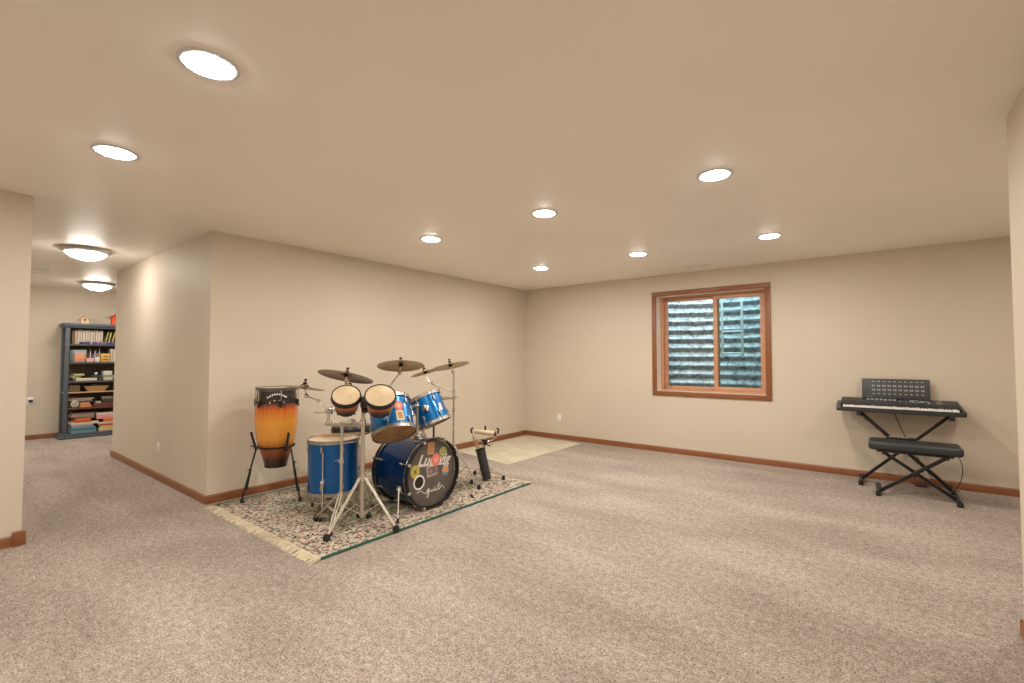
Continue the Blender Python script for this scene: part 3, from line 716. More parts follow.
# ---- second tube with cross bar and splash arm
B0 = V((-3.252, 2.024, 0))
rs = thing('percussion_stand', 'slim chrome stand with a cross bar, left of the bongo stand', 'stand', (B0.x, B0.y, RZ))
tripod(rs, B0, [(-3.50, 1.96), (-3.13, 1.86), (-3.24, 2.26)], .25, .06, .77, .0115, foot_r=.018)
collar(rs, B0+V((0, 0, .50)), .018, d=(-.9, -.4, 0))
e0, e1 = V((A0.x+.0, A0.y-.006, .778)), V((-3.385, 1.988, .778))
b = NB(); tube(b, [e0, B0+V((0, 0, .778)), e1], .009, 10); obj('cross_bar', b, M_steel, rs)
b = NB(); box(b, e1, (.045, .045, .04), .008); tube(b, [e1, e1+V((.0, 0, .085))], .010, 10); box(b, e1+V((.01, 0, .10)), (.05, .045, .05), .01); ball(b, e1+V((.035, .03, .115)), .026); tube(b, [e1+V((0, 0, .085)), e1+V((-.09, -.07, .085))], .005, 8); obj('multi_clamp', b, M_chrome, rs)
sp_c = V((-3.525, 1.865, 1.07))
b = NB(); tube(b, [e1+V((.0, 0, .10)), e1+V((-.060, -.048, .175)), sp_c+V((.01, .01, -.075))], .006, 8); ball(b, e1+V((-.060, -.048, .175)), .014); ball(b, sp_c+V((.01, .01, -.075)), .018); tube(b, [sp_c+V((.01, .01, -.075)), sp_c+V((0, 0, .0))], .005, 8); obj('splash_arm', b, M_chrome, rs)
up = V((0, 0, 1))
cymbal(sp_c, up + F_*.07 + R_*.14, .152, M_dark_bronze, 'small bronze splash cymbal on a short arm, leftmost of the cymbals')
b = NB(); box(b, V((-3.20, 2.03, .797)), (.12, .05, .012), .003); box(b, V((-3.15, 2.045, .815)), (.04, .04, .03), .006); obj('bar_bracket', b, M_chrome, rs)

# ---- crash behind the left bongo
c1 = V((-3.265, 2.10, 1.142)); C1 = V((-3.30, 2.30, 0))
c1 = V((-3.350, 2.118, 1.158))
cs1 = thing('cymbal_stand', 'chrome cymbal stand rising between the floor tom and bongos under the dark crash', 'stand', (-3.425, 2.325, RZ))
K = V((-3.425, 2.325, 0))
tripod(cs1, K, [(-3.20, 2.30), (-3.48, 2.42), (-3.345, 2.44)][:0], .34, .05, .95, .0105)
for k in range(3):
    a = 2*PI*k/3-.6; d = V((math.cos(a), math.sin(a), 0))*.10
    b = NB(); tube(b, [K+V((0, 0, .30))+d*.05, K+d+V((0, 0, RZ+.02))], .006, 8); lg = obj('leg', b, M_steel, cs1); q = NB(); lathe(q, [(0, 0), (0, .015), (.03, .011), (.031, 0)], K+d+V((0, 0, RZ)), (0, 0, 1), 12); obj('rubber_foot', q, M_rubber, lg)
b = NB(); tube(b, [K+V((0, 0, .94)), V((-3.36, 2.22, 1.0)), c1+V((.02, .03, -.09))], .007, 8); ball(b, K+V((0, 0, .945)), .02); obj('boom_arm', b, M_chrome, cs1)
b = NB(); box(b, c1+V((.01, .0, -.045)), (.03, .03, .07), .008); ball(b, c1+V((.02, .02, -.085)), .02); tube(b, [c1+V((.01, 0, -.05)), c1+V((0, 0, .0))], .005, 8); obj('tilter', b, M_chrome, cs1)
cymbal(c1, up + F_*.28 + R_*.13, .216, M_dark_bronze, 'large dark bronze crash cymbal above the left bongo')

# ---- middle ride on boom
c2 = V((-3.145, 2.495, 1.240)); K2 = V((-3.30, 2.41, 0))
b = NB(); tube(b, [K+V((0, 0, .95)), V((-3.235, 2.45, 1.05)), c2+V((-.01, 0, -.07))], .0065, 8); ball(b, c2+V((-.01, 0, -.075)), .018); tube(b, [c2+V((-.01, 0, -.075)), c2+V((0, 0, 0))], .0055, 8); obj('boom_arm', b, M_steel, cs1)
cymbal(c2, up + F_*.27 - R_*.07, .192, M_brass, 'bright yellow bronze cymbal highest above the right bongo')

# ---- right cymbal stand
K3 = V((-3.30, 3.27, 0))
cs3 = thing('cymbal_stand', 'tall straight chrome cymbal stand to the right of the bass drum', 'stand', (K3.x, K3.y, RZ))
tripod(cs3, K3, [(-3.092, 3.415), (-3.52, 3.36), (-3.27, 3.02)], .42, .10, 1.15, .0095, m=M_chrome, foot_r=.018)
collar(cs3, K3+V((0, 0, .90)), .018, d=(.8, .6, 0)); collar(cs3, K3+V((0, 0, .955)), .016); collar(cs3, K3+V((0, 0, .78)), .015, nut=False)
c3 = V((-3.325, 3.245, 1.225)); c4 = V((-3.440, 3.020, 1.162))
b = NB(); tube(b, [K3+V((0, 0, 1.14)), c3+V((0, 0, 0))], .0055, 8); ball(b, K3+V((-.01, 0, 1.15)), .018); obj('tilter', b, M_chrome, cs3)
b = NB(); tube(b, arc(K3+V((0, 0, .955)), V((-3.32, 3.12, 1.00)), V((-3.345, 3.08, 1.025)), 5) + arc(V((-3.36, 3.07, 1.03)), V((-3.43, 3.03, 1.06)), c4+V((0, 0, -.005)), 6), .0058, 8); ball(b, V((-3.375, 3.06, 1.055)), .012); obj('splash_arm', b, M_chrome, cs3)
cymbal(c3, up + F_*.15 - R_*.23, .188, M_brass, 'bronze cymbal on the tall right stand, rightmost of all')
cymbal(c4, up + F_*.10 - R_*.33, .142, M_bronze, 'little tilted splash cymbal on a curved arm overlapping the rightmost cymbal')

# ---- hi-hat
K4 = V((-3.355, 3.06, 0))
hh = thing('hi_hat', 'closed hi-hat cymbal pair mostly hidden behind the smaller blue tom', 'cymbal', (K4.x, K4.y, RZ), 'cymbals')
tripod(hh, K4, [(-3.21, 3.10), (-3.47, 3.19), (-3.47, 2.95)], .30, .06, .80, .0095, m=M_blackmetal, foot_r=.014)
b = NB(); tube(b, [K4+V((0, 0, .78)), K4+V((0, 0, 1.0))], .0035, 8); obj('pull_rod', b, M_chrome, hh)
for s, nm in ((1, 'top_cymbal'), (-1, 'bottom_cymbal')):
    b = NB(); r = .172; lathe(b, [(s*.000, r), (s*.012, r*.6), (s*.016, r*.25), (s*.03, r*.18), (s*.034, .005)], K4+V((0, 0, .905+s*.004)), (0, 0, 1), 48); obj(nm, b, M_brass, hh)
b = NB(); bx(b, (-3.47, 3.03, RZ), (-3.30, 3.09, RZ+.02), .004); obj('foot_pedal', b, M_steel, hh)

# ---------------------------------------------------------------- conga and its stand
cg = V((-4.34, 2.036, .305))
co = thing('conga_drum', 'tall sunburst conga drum fading from black to amber, standing by the wall', 'drum', cg)
prof = [(0, .09), (0, .100), (.10, .132), (.20, .168), (.30, .193), (.40, .206), (.48, .206), (.56, .201), (.64, .192), (.70, .184), (.70, .17)]
b = NB(); lathe(b, prof, (0, 0, 0), n=56); obj('shell', b, M_conga, co, world=False)
b = NB(); lathe(b, [(.690, .188), (.712, .186), (.716, .17), (.716, 0)], (0, 0, 0), n=48); obj('drum_skin', b, M_skin, co, world=False)
b = NB(); lathe(b, [(.694, .190), (.714, .190), (.720, .197), (.720, .203), (.706, .204), (.702, .197), (.692, .197)], (0, 0, 0), n=48, close=True); obj('comfort_rim', b, M_rimdark, co, world=False)
b = NB(); lathe(b, [(.582, .2005), (.582, .204), (.604, .202), (.604, .198)], (0, 0, 0), n=48, close=True); obj('reinforcing_band', b, M_blackmetal, co, world=False)
b = NB(); lathe(b, [(0, .094), (0, .105), (.018, .110), (.018, .100)], (0, 0, 0), n=40, close=True); obj('bottom_band', b, M_blackmetal, co, world=False)
for k in range(6):
    a = math.radians(-75+60*k); d = V((math.cos(a), math.sin(a), 0))
    b = NB(); tube(b, [d*.197+V((0, 0, .70)), d*.214+V((0, 0, .70)), d*.216+V((0, 0, .56))], .005, 8); tr_ = obj('tuning_rod', b, M_chrome, co, world=False)
    b = NB(); box(b, d*.211+V((0, 0, .585)), (.020, .036, .052), .007, rot=Matrix.Rotation(a, 3, 'Z')); ball(b, d*.218+V((0, 0, .555)), .010); o = obj('lug', b, M_blackmetal, tr_, world=False)
b = NB(); fa = math.atan2(-.42, .907)
for k in range(9):
    a = fa - .42 + .105*k; z = .615 + .02*math.cos((k-4)*.5); d = V((math.cos(a), math.sin(a), 0)); ball(b, d*.205+V((0, 0, z+.030)), .009, n=8)
    if k % 2: ball(b, d*.208+V((0, 0, z-.025)), .006, n=8)
obj('pearl_dots', b, M_white, co, world=False)
co.scale = (.87, .87, 1)
cst = thing('conga_stand', 'black three-legged basket stand holding the sunburst conga', 'stand', (cg.x, cg.y, RZ))
zr = .49
b = NB(); c0 = V((cg.x, cg.y, 0)); lathe(b, [(-.008, .150), (-.008, .158), (.008, .160), (.008, .152)], c0+V((0, 0, zr)), (0, 0, 1), 48, close=True); obj('basket_ring', b, M_blackmetal, cst)
for a, ua in ((246, 240), (24, 4), (106, 112)):
    d = V((math.cos(math.radians(a)), math.sin(math.radians(a)), 0)); rot = Matrix.Rotation(math.radians(a), 3, 'Z')
    foot = c0 + d*.262 + V((0, 0, RZ))
    b = NB(); tube(b, [c0+d*.160+V((0, 0, zr-.02)), foot+V((0, 0, .03))], .0075, 8); tube(b, [c0+d*.200+V((0, 0, .30)), c0+d*.232+V((0, 0, .12))], .011, 8); lg = obj('leg', b, M_blackmetal, cst)
    q = NB(); lathe(q, [(0, 0), (0, .018), (.035, .012), (.037, 0)], foot, (0, 0, 1), 14); obj('rubber_foot', q, M_rubber, lg)
    q = NB(); ball(q, c0+d*.224+V((0, 0, .30)), .012); obj('wing_bolt', q, M_chrome, lg)
    d = V((math.cos(math.radians(ua)), math.sin(math.radians(ua)), 0))
    b = NB(); tube(b, [c0+d*.158+V((0, 0, zr-.03)), c0+d*.182+V((0, 0, zr+.05)), c0+d*.203+V((0, 0, zr+.135))], .011, 8); obj('upright_arm', b, M_rubber, cst)
    b = NB(); ball(b, c0+d*.168+V((0, 0, zr)), .014); tube(b, [c0+d*.165+V((0, 0, zr)), c0+d*.205+V((0, 0, zr+.012))], .006, 8); obj('knob', b, M_blackmetal, cst)

# ---------------------------------------------------------------- snare basket stand, roll and stick bag
K5 = V((-3.285, 3.715, 0))
ss = thing('snare_stand', 'small chrome basket stand with black arm tips at the right end of the rug', 'stand', (K5.x, K5.y, RZ))
tripod(ss, K5, [(-3.12, 3.83), (-3.50, 3.80), (-3.27, 3.50)], .16, .05, .42, .008, m=M_chrome, foot_r=.017, double=False)
for a, l_ in ((38, .145), (218, .14), (128, .13)):
    d = V((math.cos(math.radians(a)), math.sin(math.radians(a)), 0)); b = NB()
    tube(b, [K5+V((0, 0, .40)), K5+d*.06+V((0, 0, .41)), K5+d*(l_-.03)+V((0, 0, .45)), K5+d*l_+V((0, 0, .52))], .0055, 8); ar = obj('basket_arm', b, M_chrome, ss)
    b = NB(); tube(b, [K5+d*(l_-.004)+V((0, 0, .495)), K5+d*(l_+.004)+V((0, 0, .535)), K5+d*(l_-.018)+V((0, 0, .55))], .010, 8); obj('rubber_tip', b, M_rubber, ar)
b = NB(); box(b, K5+V((0, 0, .40)), (.05, .05, .06), .01); tube(b, [K5+V((.01, 0, .38)), K5+V((.05, .04, .36))], .006, 8); obj('basket_hub', b, M_blackmetal, ss)
d = V((math.cos(math.radians(38)), math.sin(math.radians(38)), 0)); rc = K5+V((.01, -.01, .505))
p, q_ = rc-d*.105+V((0, 0, .012)), rc+d*.105-V((0, 0, .012))
rl = thing('percussion_tube', 'cream wooden percussion tube resting across the small basket stand', 'instrument', rc)
b = NB(); tube(b, [p, q_], .024, 24); obj('tube_body', b, mat('cream_wood', (.62, .50, .34), .5), rl)
b = NB(); dd = (q_-p).normalized(); tube(b, [q_-dd*.004, q_+dd*.014], .0255, 24); obj('end_cap', b, M_black, rl)
bg0, bg1 = V((-3.235, 3.70, RZ+.012)), V((-3.308, 3.672, .335))
sb = thing('stick_bag', 'slim black stick bag leaning against the basket stand, open top', 'bag', bg0)
dd = (bg1-bg0); L = dd.length
b = NB(); lathe(b, [(0, 0), (0, .040), (.01, .046), (L*.5, .048), (L, .050), (L, .045), (L-.03, .043), (L-.03, 0)], bg0, dd, 28); obj('bag_body', b, M_vinyl, sb)
b = NB(); lathe(b, [(L-.015, .0505), (L-.015, .053), (L+.004, .053), (L+.004, .0505)], bg0, dd, 28, close=True); obj('bag_rim', b, M_rubber, sb)
du = dd.normalized(); sx_ = R_
for i, (ox, oy, ex, le, lb) in enumerate(((-.028, 0, -.020, .13, 'wooden drumstick standing in the black stick bag, the leftmost'), (-.010, .015, -.006, .10, 'wooden drumstick standing in the black stick bag, middle of three'), (.022, .0, .03, .085, 'wooden drumstick standing in the black stick bag, the rightmost'))):
    p = bg1 - du*.02 + sx_*ox; q = bg1 + du*le + sx_*(ox+ex)
    o = drumstick(q, p, lb); o['group'] = 'drumsticks in the bag'

# ---------------------------------------------------------------- keyboard on its stand
ks = thing('keyboard_stand', 'black X-frame stand under the electric keyboard', 'stand', (.19, 6.11, 0))
def leg_bar(t, p, q, w=.028, m=M_blackmetal, nm='leg'):
    p, q = V(p), V(q); d = q-p; b = NB(); B = basis(d, (0, 1, 0)); box(b, (p+q)/2, (w, w, d.length), .004, rot=B); return obj(nm, b, m, t)
zt = .724
leg_bar(ks, (-.155, 6.13, .03), (.53, 6.13, zt)); 
leg_bar(ks, (-.155, 6.09, zt), (.53, 6.09, .03)); leg_bar(ks, (-.155, 6.17, zt), (.53, 6.17, .03))
for x, nm, z in ((-.16, 'foot_bar', .028), (.535, 'foot_bar', .028), (-.16, 'support_arm', zt), (.535, 'support_arm', zt)):
    b = NB(); box(b, (x, 6.11, z), (.03, .34, .028), .004); o = obj(nm, b, M_blackmetal, ks)
    for y in (5.945, 6.275):
        q = NB(); box(q, (x, y, z - (.004 if z < .1 else 0)), (.040, .035, .042), .006); obj('end_cap', q, M_rubber, o)
b = NB(); lathe(b, [(-.06, 0), (-.06, .035), (.06, .035), (.06, 0)], (.19, 6.13, .377), (0, 1, 0), 24); obj('pivot_disc', b, M_blackmetal, ks)

kb = thing('electric_keyboard', 'black electric keyboard with white keys on the X-frame stand by the wall', 'keyboard', (.155, 6.1, .722))
zb = .742; kx0, kx1 = -.348, .640; kk0, kk1 = -.292, .588
b = NB()
prism(b, [(5.93, zb+.006), (5.935, zb), (6.27, zb), (6.275, zb+.01), (6.275, zb+.115), (6.262, zb+.125), (6.10, zb+.088), (6.075, zb+.070), (6.075, zb+.042), (5.938, zb+.042), (5.93, zb+.036)], kk0-.02, kk1+.02)
obj('case', b, M_keyb, kb)
for x0, x1 in ((kx0, kk0-.02), (kk1+.02, kx1)):
    b = NB(); pr_ = [(5.945, zb+.004), (5.955, zb), (6.24, zb), (6.25, zb+.01), (6.245, zb+.085), (6.20, zb+.088), (6.08, zb+.066), (5.98, zb+.058), (5.95, zb+.046), (5.94, zb+.03)]
    if x0 > 0:
        A = pr_; n_ = len(A); rows = []
        for i in range(6):
            f_ = i/5; x = x0 + (x1-x0)*math.sin(f_*PI/2); sc = 1 - .35*(1-math.cos(f_*PI/2))
            rows.append([b.verts.new((x, 6.09+(y-6.09)*(1-.18*(1-math.cos(f_*PI/2))), zb+(z-zb)*sc*(1.12 if i < 2 else 1))) for y, z in A])
        b.faces.new(rows[0]); b.faces.new(rows[-1][::-1])
        for P_, Q_ in zip(rows, rows[1:]):
            for j in range(n_): b.faces.new((P_[j], Q_[j], Q_[(j+1) % n_], P_[(j+1) % n_]))
    else: prism(b, pr_, x0, x1)
    obj('end_cheek', b, M_keyb, kb)
kw = (kk1-kk0)/36
for i in range(36):
    b = NB(); box(b, (kk0+(i+.5)*kw, 6.008, zb+.052), (kw-.0012, .130, .018), .002, seg=1); obj('white_key', b, M_ivory, kb)
for i in range(35):
    if i % 7 in (0, 1, 3, 4, 5):
        b = NB(); box(b, (kk0+(i+1)*kw, 6.038, zb+.066), (.011, .080, .013), .002, seg=1); obj('black_key', b, M_black, kb)
sl = math.atan2(.037, .162); rotp = Matrix.Rotation(sl, 3, 'X')
def onp(x, t, lift=.001): return V((x, 6.10+.162*t, zb+.088+.037*t+lift))
b = NB(); box(b, onp(.185, .5, .0), (.78, .15, .004), .001, rot=rotp)
bp_ = b
for i in range(7):
    b = NB(); box(b, onp(-.085+i*.036, .62, .004), (.026, .034, .014), .002, rot=rotp); obj('button', b, flat((.34, .36, .37)), kb)
b = NB(); box(b, onp(.205, .62, .003), (.07, .035, .003), .001, rot=rotp); obj('display', b, flat((.10, .12, .11), .2), kb)
b = bp_
for i in range(26):
    x = .16+random.random()*.34; t_ = .2+random.random()*.6; box(b, onp(x, t_, .003), (random.uniform(.008, .028), .007, .004), rot=rotp, mi=1)
for i in range(5): box(b, onp(.255+i*.014, .66, .004), (.010, .018, .006), rot=rotp, mi=1)
obj('control_panel', b, [M_panel, M_mark], kb)
# speaker grille and knob at the left
b = NB()
for i in range(9): box(b, onp(-.25+i*.009, .5, .003), (.003, .09, .002), rot=rotp)
obj('speaker_grille', b, M_black, kb)
# music rest panel
mr_ = thing('music_rest', 'dark chart panel with rows of pale marks standing on the keyboard', 'music stand', (.135, 6.245, zb+.12))
tl = Matrix.Rotation(-.20, 3, 'X'); pc = V((.137, 6.262, zb+.228))
b = NB(); box(b, pc, (.545, .008, .205), .002, rot=tl)
q = NB(); box(q, V((.137, 6.232, zb+.123)), (.545, .05, .010), .002); obj('ledge', q, M_black, mr_)
for r_i in range(4):
    for c_i in range(10):
        x = -.175 + c_i*.0435; z = .072 - r_i*.043; y = -.0046
        w = (.024, .030, .030, .022)[r_i]; h_ = (.007, .015, .015, .008)[r_i]
        if r_i in (1, 2):
            for s_ in (-1, 1): box(b, pc + tl @ V((x+s_*w*.27, y, z)), (w*.36, .0008, h_*(1 if s_*(r_i*2-3) > 0 else .75)), rot=tl, mi=1)
            box(b, pc + tl @ V((x, y, z-.009)), (w*.8, .0008, .0025), rot=tl, mi=1)
        else: box(b, pc + tl @ V((x, y, z)), (w, .0008, h_), rot=tl, mi=1)
box(b, pc + tl @ V((-.21, -.0046, -.088)), (.05, .0008, .003), rot=tl, mi=1)
obj('panel', b, [M_panel, mat('chart_marks', (.38, .37, .36), .6)], mr_)

# cable
b = NB(); tube(b, [V(p) for p in ((.12, 6.285, .735), (.20, 6.30, .50), (.30, 6.30, .28), (.42, 6.29, .06), (.50, 6.26, .006), (.60, 6.22, .006))], .0035, 8)
tag(obj('power_cable', b, M_rubber, None, (.3, 6.3, 0)), 'thin black power cable dropping diagonally behind the keyboard stand', 'cable')
b = NB(); bx(b, (.27, 6.20, 0), (.36, 6.27, .05), .008); tag(obj('power_adapter', b, flat((.10, .03, .035)), None, (.31, 6.23, 0)), 'small dark red box on the carpet under the bench by the baseboard', 'adapter')

# ---------------------------------------------------------------- bench
be = thing('keyboard_bench', 'padded black X-frame keyboard bench in front of the keyboard stand', 'bench', (.25, 5.78, 0))
b = NB(); box(b, (.247, 5.775, .460), (.665, .31, .084), .030, seg=4); obj('cushion', b, M_vinyl, be)
b = NB(); tube(b, [(-.05, 5.64, .452), (-.05, 5.91, .452)], .003, 6)
for y in (5.627, 5.923): tube(b, [(-.06, y, .462), (.55, y, .462)], .0028, 6)
obj('piping', b, M_rubber, be)
b = NB(); box(b, (.245, 5.775, .407), (.54, .24, .014), .003); obj('seat_board', b, M_black, be)
leg_bar(be, (-.010, 5.665, .03), (.46, 5.665, .395), .030); leg_bar(be, (.02, 5.735, .395), (.525, 5.735, .03), .030)
for x, z, nm in ((-.018, .028, 'foot_bar'), (.538, .028, 'foot_bar'), (.03, .393, 'seat_rail'), (.47, .393, 'seat_rail')):
    b = NB(); ln = .40 if z < .1 else .24; box(b, (x, 5.775, z), (.03, ln, .028), .004); o = obj(nm, b, M_blackmetal, be)
    if z < .1:
        for y in (5.585, 5.965): q = NB(); box(q, (x, y, z-.006), (.040, .034, .040), .006); obj('end_cap', q, M_rubber, o)
b = NB(); lathe(b, [(-.055, 0), (-.055, .018), (.05, .018), (.05, 0)], (.248, 5.70, .215), (0, 1, 0), 20); obj('pivot_bolt', b, M_blackmetal, be)
b = NB(); tube(b, arc((.555, 5.80, .405), (.60, 5.82, .30), (.575, 5.86, .18)) + arc((.565, 5.87, .15), (.53, 5.90, .05), (.50, 5.95, .01)), .003, 6); obj('hanging_cord', b, M_rubber, be)
ctl = thing('remote_control', 'narrow black strip with a row of white dots lying on the bench cushion', 'remote control', (.16, 5.90, .494))
b = NB(); box(b, (.16, 5.895, .511), (.22, .05, .018), .005); obj('case', b, M_black, ctl)
for i in range(5):
    b = NB(); lathe(b, [(0, 0), (0, .008), (.003, .007), (.003, 0)], (.085+i*.030, 5.895, .520), (0, 0, 1), 12); obj('button', b, M_white, ctl)

# ---------------------------------------------------------------- bookcase
bx0, bx1, by0, by1 = -10.66, -10.30, 1.46, 2.42
bc = thing('bookcase', 'tall slate grey bookcase with open post sides full of books and games', 'bookcase', ((bx0+bx1)/2, (by0+by1)/2, 0))
b = NB(); bx(b, (bx0-.01, by0-.03, 1.80), (bx1+.03, by1+.03, 1.85), .008); bx(b, (bx0, by0-.01, 1.775), (bx1+.012, by1+.01, 1.80), .004); obj('top_board', b, M_slate, bc)
b = NB(); bx(b, (bx0-.01, by0-.045, 0), (bx1+.045, by1+.045, .045), .006); bx(b, (bx0, by0-.02, .045), (bx1+.02, by1+.02, .075), .008); obj('plinth', b, M_slate, bc)
for x in (bx0, bx1-.05):
    for y in (by0, by1-.05):
        b = NB(); bx(b, (x, y, .07), (x+.05, y+.05, 1.78), .004); obj('post', b, M_slate, bc)
b = NB(); bx(b, (bx0, by0+.05, .07), (bx0+.008, by1-.05, 1.78)); obj('back_panel', b, mat('back_brown', (.10, .065, .045), .6), bc)
SH = (1.515, 1.222, .915, .738, .487)
M_shelf = mat('shelf_slate', (.07, .075, .085), .5); M_tan = mat('shelf_tan', (.50, .34, .20), .5); M_brown = mat('shelf_brown', (.12, .045, .03), .5)
for z in SH:
    m = M_tan if z == .738 else M_brown if z == .487 else M_shelf
    b = NB(); th_ = .018 if m is M_tan else .03; bx(b, (bx0+.01, by0+.012, z-th_), (bx1-.004, by1-.012, z), .003); obj('shelf', b, m, bc, label=('tan wooden shelf edge' if m is M_tan else 'brown shelf board' if m is M_brown else None))
SHZ = {0: 1.515, 1: 1.222, 2: .915, 3: .738, 4: .487, 5: .075}
def cbox(name, y0, y1, z, h, c, label, cat, group=None, x1=-10.325, dpt=.22, tilt=0.0, page=None, horiz=False):
    """book or box with its own base origin, front at x1"""
    b = NB(); w = y1-y0; cy = (y0+y1)/2
    m0 = flat(c)
    if page is None:
        box(b, (0, 0, h/2), (dpt, w, h), min(.004, h*.2, w*.2), mi=0)
        ms = [m0]
    else:   # covers plus page block
        if horiz:
            tk = min(.003, h*.15); box(b, (0, 0, tk/2), (dpt, w, tk)); box(b, (0, 0, h-tk/2), (dpt, w, tk)); box(b, (dpt/2-tk/2, 0, h/2), (tk, w, h)); box(b, (-.003, 0, h/2), (dpt-.008, w-.01, h-2*tk), mi=1)
        else:
            tk = min(.003, w*.15); box(b, (0, -w/2+tk/2, h/2), (dpt, tk, h)); box(b, (0, w/2-tk/2, h/2), (dpt, tk, h)); box(b, (dpt/2-tk/2, 0, h/2), (tk, w, h)); box(b, (-.003, 0, h/2-.001), (dpt-.008, w-2*tk, h-.008), mi=1)
        ms = [m0, flat((.70, .64, .52))]
    if tilt:
        R3 = Matrix.Rotation(tilt, 3, 'X')
        for v in b.verts: v.co = R3 @ v.co
        mn_ = min(v.co.z for v in b.verts)
        for v in b.verts: v.co.z -= mn_
    o = obj(name, b, ms, None, (x1-dpt/2, cy, z), world=False)
    return tag(o, label, cat, group)
M_band = None
# top shelf: pale binders, leaning yellow-green books, purple cases in front
y = 1.575
gpb = 'pale upright volumes on the top shelf'
cols = [(.58, .43, .30), (.64, .55, .44), (.60, .50, .38), (.66, .60, .50), (.68, .58, .46), (.62, .52, .42), (.66, .59, .48), (.60, .49, .40), (.64, .56, .46), (.68, .62, .52), (.60, .50, .40)]
for i, c in enumerate(cols):
    w = .032
    cbox('book', y, y+w-.002, SHZ[0], .222+.008*((i*7) % 3), c, ('first', 'second', 'third', 'fourth', 'fifth', 'sixth', 'seventh', 'eighth', 'ninth', 'tenth', 'last')[i] + ' from the left in the row of pale upright volumes on the top shelf', 'book', gpb, dpt=.19, x1=-10.36, page=True); y += w
for i, (c, t_) in enumerate((((.40, .40, .12), -.20), ((.58, .52, .22), -.16), ((.62, .38, .12), -.20), ((.66, .50, .26), -.14))):
    cbox('book', 1.945+i*.044, 1.965+i*.044, SHZ[0], .215-.01*(i % 2), c, ('dark olive', 'yellow', 'orange tan', 'pale tan')[i] + ' book leaning at the right of the top shelf', 'book', 'leaning books on the top shelf', dpt=.18, x1=-10.36, tilt=t_, page=True)
for i, (y0, w, c) in enumerate(((1.63, .05, (.04, .04, .09)), (1.69, .07, (.09, .06, .22)), (1.79, .06, (.08, .06, .24)), (1.87, .07, (.17, .13, .26)), (1.96, .06, (.08, .05, .26)), (2.035, .06, (.09, .06, .20)))):
    cbox('small_case', y0, y0+w, SHZ[0], .035+.008*(i % 2), c, ('black small case at the left front of the top shelf', 'violet small case left of the gap on the top shelf', 'blue violet case right of the gap on the top shelf', 'grey lilac small case in the centre front of the top shelf', 'bright violet case toward the right of the top shelf', 'purple case at the far right of the top shelf')[i], 'case', 'small cases in front of the pale volumes', x1=-10.305, dpt=.04)
# second shelf
z = SHZ[1]
cbox('storage_box', 1.555, 1.575+.15, z, .20, (.30, .38, .40), 'pale blue storage box behind the orange one on the second shelf', 'box', x1=-10.36, dpt=.2)
cbox('picture_box', 1.575, 1.70, z, .15, (.66, .30, .18), 'orange pink box in front of the blue box on the second shelf', 'box', x1=-10.32, dpt=.035)
cbox('card_box', 1.715, 1.815, z, .065, (.68, .38, .36), 'small pink box low on the second shelf', 'box', x1=-10.31, dpt=.05)
cbox('card_box', 1.825, 1.885, z, .08, (.70, .64, .56), 'small white box beside the pink one on the second shelf', 'box', x1=-10.31, dpt=.05)
for i, (yy, h, c) in enumerate(((1.745, .16, (.10, .05, .09)), (1.775, .21, (.62, .52, .42)), (1.805, .13, (.16, .10, .18)), (1.835, .19, (.30, .24, .32)), (1.865, .15, (.34, .28, .26)), (1.888, .235, (.60, .54, .46)))):
    b = NB(); r_ = (.012, .008, .014, .018, .010, .007)[i]; lathe(b, [(0, 0), (0, r_), (h*.7, r_), (h*.82, r_*.55), (h, r_*.5), (h, 0)], (0, 0, 0), n=16)
    tag(obj('bottle', b, flat(c), None, (-10.38, yy, z), world=False), ('dark plum bottle on the second shelf, first beside the blue box', 'tall slim cream bottle on the second shelf', 'short purple bottle on the second shelf', 'fat lilac bottle in the middle of the second shelf', 'brown grey bottle on the second shelf', 'tallest slim cream bottle, just left of the yellow box')[i], 'bottle', 'bottles and tubes on the second shelf')
yb_ = thing('novelty_box', 'yellow box with dark printed face marks on the second shelf', 'box', (-10.34, 1.955, z))
b = NB(); box(b, (-10.34, 1.955, z+.07), (.07, .115, .14), .005); obj('carton', b, flat((.66, .38, .10)), yb_)
b = NB(); box(b, (-10.303, 1.955, z+.095), (.003, .05, .010)); box(b, (-10.303, 1.94, z+.045), (.003, .035, .012)); box(b, (-10.303, 1.975, z+.038), (.003, .03, .012)); obj('printed_face', b, flat((.06, .03, .02)), yb_)
for i in range(4): cbox('book', 2.02+i*.034, 2.052+i*.034, z, .22-.01*(i % 2), ((.62, .55, .44), (.68, .60, .46), (.70, .52, .38), (.64, .58, .50))[i], ('off-white', 'cream', 'peach', 'pale grey')[i] + ' upright book at the right end of the second shelf', 'book', 'upright books on the second shelf', dpt=.19, page=True)
# third shelf
z = SHZ[2]
def stack(items, z):
    for (nm, y0, y1, h, c, lb, cat, grp) in items: cbox(nm, y0, y1, z, h-.001, c, lb, cat, grp, page=(True if nm == 'book' else None), horiz=True, dpt=.24, x1=-10.32 + random.uniform(-.015, .005)); z += h
stack([('game_box', 1.60, 1.86, .045, (.66, .58, .46), 'long cream game box at the bottom left of the third shelf', 'game box', 'boxes on the third shelf'), ('game_box', 1.56, 1.66, .04, (.34, .40, .18), 'olive green box on the cream game box, third shelf left', 'game box', 'boxes on the third shelf'), ('game_box', 1.58, 1.70, .032, (.46, .44, .22), 'yellow green box topmost of the left third shelf stack', 'game box', 'boxes on the third shelf')], z)
stack([('game_box', 1.875, 1.935, .045, (.06, .06, .06), 'black box with white label at the middle bottom of the third shelf', 'game box', 'boxes on the third shelf'), ('small_box', 1.80, 1.92, .05, (.03, .04, .05), 'black box resting above the middle of the third shelf', 'box', 'boxes on the third shelf')], z)
